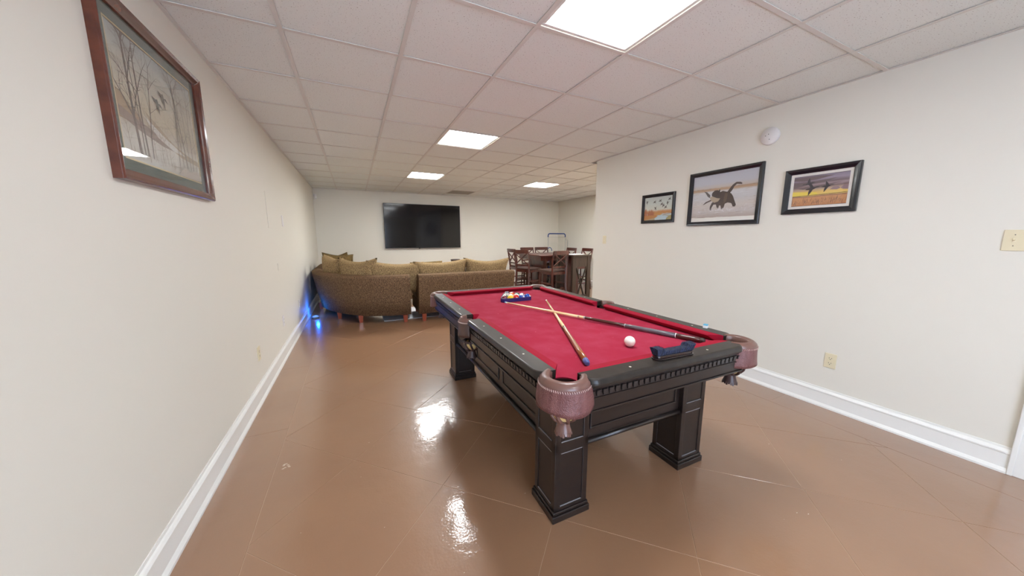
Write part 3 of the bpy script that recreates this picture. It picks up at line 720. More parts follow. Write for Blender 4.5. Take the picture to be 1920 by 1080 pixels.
class Art:
    """flat print built of thin coloured shapes; u,v in 0..1 of a W x H sheet, facing -Y"""
    def __init__(s, W, H, bg): s.W, s.H = W, H; s.mb = MB(); s.mats = [bg]; s.l = 0; s.mb.box(-W/2, W/2, 0, .002, -H/2, H/2, 0)
    def mi(s, m):
        if m not in s.mats: s.mats.append(m)
        return s.mats.index(m)
    def p(s, u, v): return ((u-.5)*s.W, -.0003-.0000012*s.l, (v-.5)*s.H)
    def poly(s, pts, m): s.l += 1; s.mb.add([s.p(u, v) for u, v in pts], [list(range(len(pts)))], s.mi(m))
    def line(s, pts, w, m, w2=None):
        s.l += 1; w2 = w if w2 is None else w2; n = len(pts); vs = []
        for i, (u, v) in enumerate(pts):
            a = pts[max(0, i-1)]; c = pts[min(n-1, i+1)]; dx, dy = (c[0]-a[0])*s.W, (c[1]-a[1])*s.H; L = math.hypot(dx, dy) or 1
            ww = (w+(w2-w)*i/(n-1))/2; x, y, z = s.p(u, v)
            vs += [(x-dy/L*ww, y, z+dx/L*ww), (x+dy/L*ww, y, z-dx/L*ww)]
        s.mb.add(vs, [(2*i, 2*i+1, 2*i+3, 2*i+2) for i in range(n-1)], s.mi(m))
    def bird(s, u, v, k, m, flip=1, rot=0, col2=None):
        c, q = math.cos(rot), math.sin(rot)
        def tr(P): return [(u+flip*(x*c-y*q)*k/s.W, v+(x*q+y*c)*k/s.H) for x, y in P]
        s.poly(tr([(-.5,.04),(-.3,.10),(0,.11),(.22,.07),(.34,.08),(.43,.06),(.52,.01),(.42,.00),(.30,.01),(.1,-.08),(-.25,-.05)]), m)
        s.poly(tr([(-.12,.06),(.12,.07),(.05,.32),(-.10,.52),(-.13,.30)]), m)
        s.poly(tr([(-.15,.0),(.10,-.02),(-.12,-.30),(-.34,-.52),(-.28,-.2)]), col2 or m)
    def rag(s, u0, u1, v, amp, n, m, base):
        pts = [(u0+(u1-u0)*i/n, v+random.uniform(-amp, amp)) for i in range(n+1)]
        s.poly([(u0, base)]+pts+[(u1, base)], m)
    def tree(s, u, v, h, w, m, depth=3, ang=PI/2, lean=0):
        def rec(x, y, a, L, w_, dpt):
            pts = [(x, y)]
            for k in range(4):
                a += random.uniform(-.13, .13); x += math.cos(a)*L/4/s.W; y += math.sin(a)*L/4/s.H; pts.append((x, y))
                if dpt > 0 and k >= (1 if dpt < depth else 0):
                    for sgn in (-1, 1):
                        if random.random() < .8: rec(x, y, a+sgn*random.uniform(.4, 1.0), L*random.uniform(.22, .38), w_*.4, dpt-1)
            pts = [(min(.995, max(.005, a_)), min(.995, max(.005, b_))) for a_, b_ in pts]
            s.line(pts, w_, m, w_*.5)
        rec(u, v, ang+lean, h, w, depth)
flat = {}
def fm(r, g, b):
    k = (r, g, b)
    if k not in flat: flat[k] = mat('print_ink_%d_%d_%d' % k, srgb(*k), .4)
    return flat[k]
def framed(name, label, loc, rz, Wd, Hg, fwid, dep, fmat, art, border=None, glass=True):
    """border: list of (inset, width, material) mats between frame and print"""
    t = thing(name, label, 'picture', loc, rz, None)
    w, h = Wd/2, Hg/2
    prof = [(0, 0), (0, -dep*.8), (fwid*.12, -dep), (fwid*.45, -dep*.86), (fwid*.8, -dep*.62), (fwid, -dep*.5), (fwid, 0)]   # (inset, y)
    mb = MB(); vs = []
    for cx, cz in ((-1,-1),(1,-1),(1,1),(-1,1)):
        for i, y in prof: vs.append((cx*(w-i), y, cz*(h-i)))
    m = len(prof); fs = []
    for c in range(4):
        d = (c+1) % 4
        for k in range(m-1): fs.append((c*m+k, c*m+k+1, d*m+k+1, d*m+k))
    mb.add(vs, fs); obj('frame', mb, fmat, t, bevel=.0012)
    z = -.004
    for ins, wd, mt in (border or []):
        a, b_ = w-ins, h-ins; bb = MB(); y0, y1 = z-.002, z
        bb.box(-a, a, y0, y1, b_-wd, b_).box(-a, a, y0, y1, -b_, -b_+wd).box(-a, -a+wd, y0, y1, -b_+wd, b_-wd).box(a-wd, a, y0, y1, -b_+wd, b_-wd)
        obj('mat_board', bb, mt, t)
        z += .0004
    po = obj('print', art.mb, art.mats, t, fix=False); po.location = (0, -.004, getattr(art, 'dz', 0))
    if glass: obj('glass', MB().box(-w+fwid*.9, w-fwid*.9, -.0085, -.0075, -h+fwid*.9, h-fwid*.9), M['glass'], t)
    obj('backing_board', MB().box(-w+.004, w-.004, -.0015, -.0005, -h+.004, h-.004), M['oldwood'], t)
    return t
dk = fm(62, 52, 46)
# large left print: two ducks over a misty winter wood
LW, LH = .88, .676
A = Art(LW-.19, LH-.19, bgmat('misty_wood_print', [(0,(186,184,176)), (.22,(206,202,192)), (.36,(186,176,158)), (.45,(196,186,160)), (.6,(204,198,180)), (.8,(196,196,184)), (1,(176,186,186))], LH-.19, .25, (6,6,9)))
A.poly([(0,.52),(.06,.50),(.14,.42),(.22,.38),(.22,.30),(0,.30)], fm(168,146,118))
A.poly([(.0,.40),(.12,.36),(.3,.33),(.55,.26),(.62,.22),(.45,.22),(.2,.26),(0,.32)], fm(150,132,122))
A.poly([(.28,.46),(.40,.40),(.58,.30),(.75,.25),(1,.22),(1,.17),(.7,.19),(.5,.25),(.35,.34)], fm(176,158,130))
A.poly([(.25,.42),(.5,.31),(.78,.22),(.6,.22),(.4,.28)], fm(210,208,202))
for u, h, w in ((.17,.56,.020),(.25,.50,.012),(.21,.42,.008),(.30,.40,.006)): A.tree(u, .06+.02*random.random(), h, w, fm(112,100,94), 3, PI/2, -.02)
for u, h, w in ((.66,.40,.006),(.72,.38,.006),(.78,.46,.011),(.84,.36,.006),(.88,.44,.007),(.94,.38,.005)): A.tree(u, .10, h, w, fm(124,114,106), 3)
for u in (.42,.48,.52,.06,.33): A.tree(u, .06, .13, .003, fm(134,118,98), 3)
for k in range(40): A.tree(random.uniform(.02,.98), random.uniform(.01,.05), random.uniform(.02,.045), .0018, fm(142,128,112), 1)
A.poly([(.62,.0),(.66,.06),(.74,.09),(.82,.07),(.92,.11),(1,.06),(1,0)], fm(170,160,150))
for u, v in ((.52,.66),(.43,.57)):
    A.poly([(u,v+.06),(u+.018,v+.07),(u+.03,v+.01),(u+.028,v-.07),(u+.008,v-.02)], fm(96,98,92))
    A.poly([(u-.05,v+.07),(u+.01,v+.055),(u+.02,v+.02),(u-.02,v+.03)], fm(92,90,84)); A.poly([(u+.02,v+.03),(u+.05,v+.04),(u+.08,v-.0),(u+.045,v+.015)], fm(92,90,84))
gb = mat('green_grey_mat_board', srgb(112, 122, 116), .8, mottle=((14,14,14), srgb(98,112,108), .4, .7))
framed('framed_print', 'large cherry-framed print of ducks over a winter wood on the left wall', (XL, 2.172, 1.877), PI/2, LW, LH, .042, .034, M['framewood'], A,
       [(.03, .058, gb), (.086, .008, fm(214,196,150))])
# small print: flock over autumn marsh
A = Art(.395, .275, bgmat('autumn_marsh_print', [(0,(172,150,118)), (.12,(176,160,130)), (.24,(186,200,204)), (.30,(190,130,70)), (.38,(196,138,84)), (.46,(204,204,188)), (.7,(196,202,194)), (1,(186,190,184))], .275, .16, (9,9,12)))
A.poly([(.42,.0),(1,.0),(1,.10),(.82,.16),(.66,.20),(.50,.18),(.40,.08)], fm(188,206,212))
A.poly([(0,.02),(.2,.06),(.45,.12),(.52,.20),(.38,.24),(.15,.22),(0,.26)], fm(190,128,66)); A.poly([(.80,.0),(1,0),(1,.20),(.90,.16),(.82,.08)], fm(150,136,78))
for k in range(34):
    u = random.uniform(.0,.36); h = random.uniform(.12,.30)*(1-u*.9); A.line([(u,.22),(u+random.uniform(-.02,.02),.27+h)], .012, fm(168,96,58), .002)
A.poly([(.35,.26),(.48,.34),(.6,.32),(.68,.26),(.60,.22),(.4,.22)], fm(196,140,74)); A.line([(.68,.20),(.85,.25),(1,.28)], .004, fm(120,70,48))
for u, v, r in ((.10,.80,.5),(.38,.77,-.7),(.58,.80,-.8),(.42,.52,.9),(.64,.66,-.6),(.70,.60,-.2),(.78,.52,-.5),(.84,.70,.4),(.90,.84,-.5)):
    A.bird(u, v, .048, fm(70,54,50), 1, r)
framed('framed_print', 'small black-framed print of a flock over an orange marsh, leftmost on the right wall', (XR, 2.804, 1.664), -PI/2, .461, .340, .036, .022, M['frameblack'], A)
# large print: dark dog carrying a duck through shallow water
A = Art(.63, .46, bgmat('shore_print', [(0,(226,222,214)), (.085,(226,222,214)), (.095,(176,160,150)), (.2,(196,188,184)), (.35,(206,196,188)), (.5,(200,198,198)), (.62,(206,204,204)), (.68,(176,146,118)), (.72,(196,184,172)), (.8,(190,190,196)), (1,(186,186,194))], .46, .07, (9,9,40)))
A.poly([(0,0),(1,0),(1,.085),(0,.085)], fm(232,228,220))
A.rag(0, 1, .700, .012, 60, fm(182,150,120), .655)
for k in range(40): A.line([(random.uniform(.6,1) if k%2 else random.uniform(0,.3), .69)]*1+[(random.uniform(.6,1), .69)] if 0 else [(k*.008+(.68 if k%2 else 0), .69), (k*.008+(.68 if k%2 else 0)+.004, .70+random.random()*.025)], .004, fm(118,94,80), .001)
for k in range(150):
    u, v = random.uniform(0, 1), random.uniform(.1, .62); L = random.uniform(.02, .12)
    A.line([(u, v), (min(1, u+L), v+random.uniform(-.006,.006))], random.uniform(.001,.004), fm(*random.choice([(222,222,226),(172,150,134),(160,158,166),(184,168,150)])), .0005)
dog = fm(74,58,52); dog2 = fm(96,76,62)
A.poly([(.57,.60),(.60,.66),(.64,.73),(.69,.775),(.75,.765),(.78,.735),(.765,.72),(.70,.735),(.665,.69),(.64,.62),(.61,.57)], dog)     # tail
A.poly([(.44,.60),(.50,.63),(.57,.60),(.63,.56),(.66,.50),(.69,.40),(.715,.32),(.70,.285),(.67,.29),(.645,.36),(.59,.38),(.55,.36),(.53,.26),(.50,.25),(.485,.33),(.46,.33),(.455,.27),(.43,.28),(.41,.36),(.37,.36),(.345,.30),(.34,.24),(.315,.25),(.315,.32),(.34,.40),(.39,.45),(.41,.52)], dog)
A.poly([(.33,.56),(.335,.61),(.37,.655),(.42,.66),(.445,.63),(.445,.56),(.42,.50),(.36,.50)], fm(66,52,48))                          # head
A.poly([(.43,.64),(.455,.68),(.46,.60),(.45,.52),(.435,.55)], fm(58,46,44))                                                          # ear
A.poly([(.54,.58),(.58,.57),(.57,.42),(.53,.36),(.52,.46)], dog2)
A.poly([(.30,.52),(.34,.54),(.42,.49),(.47,.48),(.44,.42),(.38,.40),(.33,.44)], fm(176,156,132))                                     # duck body
A.poly([(.20,.66),(.25,.64),(.31,.56),(.30,.51),(.26,.55),(.24,.60)], fm(92,82,80)); A.poly([(.32,.47),(.24,.43),(.19,.37),(.21,.375),(.28,.42),(.33,.44)], fm(86,66,60))
for k in range(70):
    a = random.uniform(0, PI); u = .50+random.gauss(0,.13); v = .25+random.uniform(-.05,.03)
    A.line([(u, v), (u+math.cos(a)*.02, v+math.sin(a)*.022)], .003, fm(228,228,232), .001)
framed('framed_print', 'largest black-framed print of a dark dog wading, middle of the right wall', (XR, 2.054, 1.713), -PI/2, .698, .534, .040, .026, M['frameblack'], A)
# wide print: three ducks over a sunset field, white margin
A = Art(.345, .225, bgmat('sunset_field_print', [(0,(190,130,90)), (.1,(196,140,96)), (.26,(206,150,104)), (.32,(150,110,90)), (.335,(232,206,110)), (.46,(226,190,110)), (.54,(186,160,140)), (.62,(120,100,100)), (.7,(164,142,146)), (.78,(110,94,98)), (.88,(156,142,158)), (1,(136,126,144))], .225, .10, (8,8,40)))
A.poly([(0,.50),(.2,.47),(.45,.44),(.5,.34),(0,.345)], fm(232,210,90))
for P in ([(0,.98),(.5,.98),(.75,.95),(.45,.86),(.2,.84),(0,.88)], [(0,.80),(.3,.78),(.55,.82),(.8,.86),(.6,.76),(.3,.70),(0,.62)], [(.1,.60),(.4,.64),(.9,.72),(.5,.58),(.2,.56)]): A.poly(P, fm(112,96,98))
for P in ([(.68,.48),(.74,.56),(.82,.57),(.86,.50),(.80,.46)], [(.86,.50),(.90,.58),(1,.60),(1,.44),(.9,.46)]): A.poly(P, fm(150,124,128))
A.line([(0,.335),(.5,.345),(1,.36)], .004, fm(120,86,60))
for k in range(150):
    u = random.random(); v = random.uniform(0,.18); A.line([(u, v), (min(1,u+random.uniform(-.01,.03)), v+random.uniform(.05,.13))], .002, fm(*random.choice([(120,84,70),(150,100,74),(96,72,72),(218,164,116)])), .0008)
A.bird(.30, .74, .082, fm(60,56,62), -1, -.15); A.bird(.37, .565, .092, fm(46,44,50), 1, .2); A.bird(.64, .60, .078, fm(54,50,56), 1, .15)
framed('framed_print', 'black-framed print of three ducks at sunset, rightmost on the right wall', (XR, 1.311, 1.689), -PI/2, .456, .351, .040, .026, M['frameblack'], A, [(.036, .024, fm(228,222,214))])
# ------------------------------------------------------------------ wall fittings
def plate(name, label, cat, loc, rz, w, h, kind, m=None):
    t = thing(name, label, cat, loc, rz); m = m or M['ivory']
    obj('plate', MB().box(-w/2, w/2, -.006, 0, -h/2, h/2), m, t, bevel=.002)
    if kind == 'outlet':
        for s in (-1, 1):
            r = obj('receptacle', MB().prism([(x*.9, y) for x, y in arc(0, 0, .0165, 0, 2*PI*15/16, 15)], 0, .002), m, t)
            r.location = (0, -.006, s*.0195); r.rotation_euler = (PI/2, 0, 0)
            sl = MB(); sl.box(-.008, -.0055, .002, .0026, -.001, .006) if 0 else None
            sl = MB().box(-.0085, -.0058, -.001, .007, .002, .0026).box(.0058, .0085, -.001, .006, .002, .0026).lathe([(.0001,.0026),(.003,.0026),(.003,.002)], 8, (0,-.008,0))
            q = obj('slot', sl, M['slot'], r)
    if kind in ('switch', 'double'):
        for x in ((0,) if kind == 'switch' else (-.023, .023)):
            obj('toggle', MB().box(x-.005, x+.005, -.008, -.006, -.012, .012).beam((x, -.006, 0), (x, -.017, .006), .008, .007), M['ivory'] if m is M['ivory'] else m, t, bevel=.001)
            obj('screw', MB().box(x-.002, x+.002, -.0068, -.006, .028, .032).box(x-.002, x+.002, -.0068, -.006, -.032, -.028), M['slot'], t)
    return t
plate('wall_outlet', 'ivory wall outlet low on the right wall', 'outlet', (XR, 1.093, .381), -PI/2, .070, .115, 'outlet')
plate('light_switch', 'ivory double light switch plate at the right edge', 'light switch', (XR, .405, 1.311), -PI/2, .118, .115, 'double')
plate('light_switch', 'small ivory light switch near the far end of the right wall', 'light switch', (XR, 3.70, 1.292), -PI/2, .070, .115, 'switch')
plate('wall_outlet', 'ivory wall outlet nearest on the left wall', 'outlet', (XL, 3.222, .375), PI/2, .070, .115, 'outlet')
plate('wall_outlet', 'ivory wall outlet in the middle of the left wall', 'outlet', (XL, 4.299, .40), PI/2, .070, .115, 'outlet', M['plwhite'])
plate('wall_outlet', 'wall outlet on the left wall beside the sofa', 'outlet', (XL, 5.469, .375), PI/2, .070, .115, 'outlet', M['plwhite'])
plate('light_switch', 'small white plate on the far part of the left wall', 'light switch', (XL, 4.853, 1.52), PI/2, .075, .13, 'blank', M['plwhite'])
# smoke alarm
t = thing('smoke_alarm', 'round white smoke alarm on the right wall above the prints', 'smoke alarm', (XR, 1.690, 2.178), -PI/2)
o = obj('housing', MB().lathe([(.0001, 0), (.068, 0), (.070, .006), (.070, .022), (.066, .028), (.0001, .030)], 40), M['plwhite'], t); o.rotation_euler = (PI/2, 0, 0)
d = MB()
for x, z in ((-.028,.006),(-.006,.016),(.004,-.028)): d.lathe([(.0001,.0315),(.003,.0315),(.003,.029)], 10, (x, z, 0))
o = obj('button', d, M['slot'], t); o.rotation_euler = (PI/2, 0, 0)
# motion sensor in far-left corner
t = thing('motion_sensor', 'small white motion sensor high in the far left corner', 'sensor', (XL+.045, YF-.045, 2.23), .785)
obj('case', MB().box(-.028, .028, -.03, .015, -.055, .055), M['plwhite'], t, bevel=.01)
obj('lens', MB().box(-.02, .02, -.034, -.03, -.03, .01), M['white'], t, bevel=.004)
# flush access panels seen as outlines
def flush(label, loc, rz, w, h):
    o = obj('access_panel', MB().box(-w/2, w/2, -.004, 0, -h/2, h/2), M['wall'], bevel=.0015); o.location = loc; o.rotation_euler = (0,0,rz)
    tag(o, label, 'access panel')
flush('flush painted panel right of the television', (2.874, YF, .94), 0, .50, .36)
flush('tall flush painted panel on the left wall', (XL, 4.17, 1.60), PI/2, .17, .36)
flush('short flush painted panel on the left wall, lower', (XL, 4.42, 1.00), PI/2, .20, .08)
# television
TV = thing('television', 'large black flat television on the far wall', 'television', (1.66, YF, 1.60), 0)
w, h = .962, .552
tm_ = Matrix.Rotation(math.radians(0), 4, 'X')
obj('screen', MB().box(-w+.012, w-.012, -.092, -.088, -h+.016, h-.012), M['screen'], TV)
f = MB(); f.box(-w, w, -.088, -.05, -h, h).box(-w, w, -.095, -.088, -h, -h+.016).box(-w, w, -.095, -.088, h-.012, h).box(-w, -w+.012, -.095, -.088, -h+.016, h-.012).box(w-.012, w, -.095, -.088, -h+.016, h-.012)
obj('bezel', f, M['tvframe'], TV, bevel=.002)
obj('wall_mount', MB().box(-.3, .3, -.05, 0, -.25, .25), M['tvframe'], TV)
obj('sensor_tab', MB().box(-.15, -.12, -.09, -.08, -h-.02, -h), M['tvframe'], TV)

# ------------------------------------------------------------------ sectional sofa
def smooth_path(P, n=6):
    out = []
    for i in range(len(P)-1):
        p0 = Vector(P[max(0,i-1)]); p1 = Vector(P[i]); p2 = Vector(P[i+1]); p3 = Vector(P[min(len(P)-1,i+2)])
        for k in range(n):
            t = k/n; out.append(.5*((2*p1)+(p2-p0)*t+(2*p0-5*p1+4*p2-p3)*t*t+(-p0+3*p1-3*p2+p3)*t**3))
    out.append(Vector(P[-1])); res = []
    for i, p in enumerate(out):
        d = (out[min(i+1, len(out)-1)]-out[max(0, i-1)]).normalized(); res.append((p.x, p.y, -d.y, d.x))
    return res
BACK = [(-.11,.115),(-.05,.40),(-.012,.62),(0,.70),(-.008,.735),(-.04,.752),(-.10,.757),(-.15,.752),(-.185,.73),(-.195,.69),(-.22,.30),(-.22,.115)]
def seam(mb, path, n, z): mb.tube([(x+nx*n, y+ny*n, z) for x, y, nx, ny in path], .006, 6)
def sofa_leg(par, x, y):
    wx, wy = x+par.location.x, y+par.location.y; z0 = .0125 if (.35 < wx < 2.55 and 5.40 < wy < 6.3) else 0
    obj('leg', MB().beam((x, y, z0), (x, y, .118), .048, .048, (0,1,0), 0, .07, .07), M['sofaleg'], par, bevel=.003)
def pillow_mesh(w, h, t, pinch=.1, mt=None):
    N = 18; mb = MB(); vs = []
    for side in (1, -1):
        for j in range(N+1):
            for i in range(N+1):
                u, v = -1+2*i/N, -1+2*j/N
                th = t/2*((max(0,1-u*u))*(max(0,1-v*v)))**.34
                x = u*w/2*(1-pinch*.55*(1-v*v)); z = v*h/2*(1-pinch*(1-u*u)**1.3)
                wr = .012*math.sin(u*7+v*3)*(1-u*u)*(1-v*v)
                vs.append((x, -side*(th+wr*side*.6), z))
    K = N+1; fs = []
    for j in range(N):
        for i in range(N):
            q = (j*K+i, j*K+i+1, (j+1)*K+i+1, (j+1)*K+i); fs += [q, tuple(a+K*K for a in q[::-1])]
    mb.add(vs, fs, 0, True); me = mb.mesh('pillow', [mt or M['pillow']])
    import bmesh
    bm = bmesh.new(); bm.from_mesh(me); bmesh.ops.remove_doubles(bm, verts=bm.verts, dist=.0012); bmesh.ops.recalc_face_normals(bm, faces=bm.faces); bm.to_mesh(me); bm.free()
    return me
def pillow(name, label, loc, rz, w, h, t, lean=.16, roll=0, pinch=.1, mt=None, group='back pillows of the sectional sofa'):
    o = bpy.data.objects.new(name, pillow_mesh(w, h, t, pinch, mt)); COL.objects.link(o); o.location = loc
    o.rotation_euler = (lean, roll, rz); tag(o, label, 'pillow', group); return o
# curved corner piece
cp = smooth_path([(.735,5.125),(.42,5.165),(.08,5.30),(-.25,5.60),(-.50,5.98),(-.66,6.40),(-.72,6.78)])
SF1 = thing('sectional_sofa', 'curved corner piece of the brown chenille sectional sofa', 'sofa', (.1, 6.0, 0), 0, 'pieces of the sectional sofa')
off = Vector((-.1, -6.0, 0))
def shifted(path, o): return [(x+o.x, y+o.y, nx, ny) for x, y, nx, ny in path]
p1 = shifted(cp, off)
obj('backrest', MB().sweep(p1, BACK), M['fabric'], SF1)
sm_ = MB(); seam(sm_, p1, -.005, .708); obj('seam', sm_, M['fabric'], SF1)
obj('seat_base', MB().sweep(p1, [(-.222,.115),(-.222,.32),(-.80,.32),(-.82,.30),(-.82,.115)]), M['fabric'], SF1)
obj('seat_cushion', MB().sweep(p1, [(-.222,.322),(-.222,.44),(-.25,.46),(-.80,.46),(-.84,.44),(-.85,.39),(-.84,.322)]), M['pillow'], SF1)
for x, y in ((.655,5.24),(.02,5.50),(-.29,5.93),(.60,5.80),(-.02,6.3)): sofa_leg(SF1, x-.1, y-6.0)
# straight loveseat
SF2 = thing('sectional_sofa', 'straight two-seat piece of the brown sectional sofa, behind the pool table', 'sofa', (1.68, 5.5, 0), 0, 'pieces of the sectional sofa')
p2 = [(x-1.68, 5.10-5.5, 0, -1) for x in (2.51, 2.50, 2.2, 1.9, 1.6, 1.3, 1.0, .872, .862)]
obj('backrest', MB().sweep(p2, BACK), M['fabric'], SF2, bevel=.0)
sm_ = MB(); seam(sm_, p2, -.005, .708); obj('seam', sm_, M['fabric'], SF2)
obj('seat_base', MB().box(-.81, .81, -.178, .42, .115, .32), M['fabric'], SF2, bevel=.02)
for s in (-1, 1): obj('seat_cushion', MB().box(min(0,s*.62)+.004, max(0,s*.62)-.004, -.178, .44, .322, .46), M['pillow'], SF2, bevel=.03)
for s in (-1, 1): obj('armrest', MB().box(*sorted((s*.63, s*.82)), -.176, .42, .322, .60), M['fabric'], SF2, bevel=.05)
for x, y in ((-.745,-.32),(.74,-.32),(-.74,.36),(.74,.36)): sofa_leg(SF2, x, y)
# piece along the left wall beyond the corner
SF3 = thing('sectional_sofa', 'far piece of the brown sectional sofa along the left wall', 'sofa', (-.3, 7.5, 0), 0, 'pieces of the sectional sofa')
p3 = [(-.715+.3, y-7.5, -1, 0) for y in (6.86, 6.88, 7.2, 7.6, 8.0, 8.18, 8.2)]
obj('backrest', MB().sweep(p3, BACK), M['fabric'], SF3)
obj('seat_base', MB().box(-.193, .42, -.64, .70, .115, .32), M['fabric'], SF3, bevel=.02)
for s in (-1, 1): obj('seat_cushion', MB().box(-.193, .44, min(0,s*.64)+.004, max(0,s*.64)-.004, .322, .46), M['pillow'], SF3, bevel=.03)
for x, y in ((-.33,-.58),(-.33,.62),(.36,-.58),(.36,.62)): sofa_leg(SF3, x, y)
pillow('back_pillow', 'gold-brown back pillow leaning on the curved sofa, nearest the left wall', (-.31, 6.17, .735), 2.05+PI, .64, .60, .28, .14, .05, .24)
pillow('back_pillow', 'brown back pillow standing tallest on the curved sofa, second from the left', (.045, 5.63, .725), -.66, .70, .58, .26, .10, 0, .24)
pillow('back_pillow', 'wide slouching back pillow at the right end of the curved sofa', (.56, 5.45, .70), -.10, .86, .52, .27, .16, .05, .20)
pillow('back_pillow', 'left back pillow of the straight sofa piece', (1.29, 5.41, .70), .02, .92, .52, .27, .16, -.03, .18)
pillow('back_pillow', 'right back pillow of the straight sofa piece, beside the bar chairs', (2.10, 5.42, .71), .0, .88, .53, .27, .16, .02, .24)
pillow('throw_pillow', 'dark olive pillow on the far sofa piece, nearer of the two', (-.30, 7.12, .76), 0.55, .62, .52, .24, -.1, .1, .16, M['darkpillow'])
pillow('throw_pillow', 'dark olive pillow on the far sofa piece, farther of the two', (-.34, 7.75, .72), 0.7, .60, .52, .24, -.1, -.1, .16, M['darkpillow'])
# armchair beyond the loveseat with a pillow showing over it
AC = thing('armchair', 'brown armchair beyond the sectional sofa, hidden but for its pillow', 'armchair', (1.28, 6.98, 0), PI)
obj('seat_base', MB().box(-.42, .42, -.36, .36, .10, .42), M['fabric'], AC, bevel=.03); obj('backrest', MB().box(-.42, .42, .20, .40, .421, .70), M['fabric'], AC, bevel=.04)
for s in (-1, 1): obj('armrest', MB().box(*sorted((s*.30, s*.42)), -.36, .195, .421, .58), M['fabric'], AC, bevel=.03)
for x in (-.36,.36):
    for y in (-.3,.3): sofa_leg(AC, x, y) if 0 else obj('leg', MB().beam((x,y,0),(x,y,.099),.04,.04,(0,1,0),0,.06,.06), M['sofaleg'], AC)
pillow('throw_pillow', 'flat-topped brown pillow showing above the loveseat beneath the television', (1.28, 6.64, .66), 0, .64, .38, .16, .25, -.02, .03, M['darkpillow'], None)
# end table with a woven box
ET = thing('end_table', 'small dark end table behind the sofa', 'table', (1.96, 6.62, 0))
obj('table_top', MB().box(-.22,.22,-.22,.22,.62,.65), M['oldwood'], ET, bevel=.004)
for x in (-.19,.19):
    for y in (-.19,.19): obj('leg', MB().box(x-.02,x+.02,y-.02,y+.02,0,.62), M['oldwood'], ET)
BK = thing('storage_basket', 'small brown flared basket showing above the sofa back', 'basket', (1.88, 6.62, .6505))
obj('body', MB().lathe([(.0001,0),(.07,0),(.072,.01),(.095,.215),(.088,.215),(.066,.012),(.0001,.012)], 16), M['oldwood'], BK)
obj('rim', MB().lathe([(.088,.20),(.101,.20),(.101,.222),(.088,.222),(.088,.20)], 16), M['seatpad'], BK)
# rug below the seating, and a puck added to give the blue glow beside the curved piece
RG = obj('area_rug', MB().box(.35, 2.55, 5.40, 6.3, .0005, .012), M['rug'], bevel=.004); tag(RG, 'light grey rug under the sectional sofa', 'rug')
LS = thing('night_light', 'small glowing blue light puck on the floor beside the curved sofa by the baseboard', 'night light', (-.655, 6.12, 0))
obj('body', MB().lathe([(.0001,0),(.05,0),(.052,.012),(.050,.030),(.0001,.030)], 20), M['coil'], LS)
obj('lens', MB().lathe([(.0001,.046),(.020,.044),(.036,.038),(.042,.0305)], 20), M['led'], LS)
obj('band', MB().lathe([(.0515,.010),(.0545,.010),(.0545,.018),(.0515,.018),(.0515,.010)], 20), M['bluepaint'], LS)
ll = bpy.data.lights.new('puck_lamp', 'POINT'); ll.energy = 3.2; ll.color = (0.01, 0.16, 1.0); ll.shadow_soft_size = .02  # lamp added to cast the blue tint beside the sofa
lo = bpy.data.objects.new('puck_lamp', ll); COL.objects.link(lo); lo.parent = LS; lo.location = (.02, .10, .13)
# ------------------------------------------------------------------ counter-height table, chairs, console, cart
DT = thing('counter_table', 'square dark cherry counter-height dining table in the far corner', 'table', (4.36, 6.96, 0))
obj('table_top', MB().box(-.61,.61,-.61,.61,.885,.92), M['chairwood'], DT, bevel=.006)
obj('apron', MB().box(-.54,.54,-.54,-.51,.79,.885).box(-.54,.54,.51,.54,.79,.885).box(-.54,-.51,-.51,.51,.79,.885).box(.51,.54,-.51,.51,.79,.885), M['chairwood'], DT)
for sx in (-1,1):
    for sy in (-1,1): obj('pedestal_post', MB().box(*sorted((sx*.36,sx*.26)), *sorted((sy*.36,sy*.26)), 0, .885), M['chairwood'], DT, bevel=.004)
for x in (-.35,.33): obj('pedestal_side', MB().box(x,x+.02,-.26,.26,.06,.885), M['chairwood'], DT)
for z in (.08,.42): obj('shelf', MB().box(-.33,.33,-.33,.33,z,z+.02), M['chairwood'], DT)
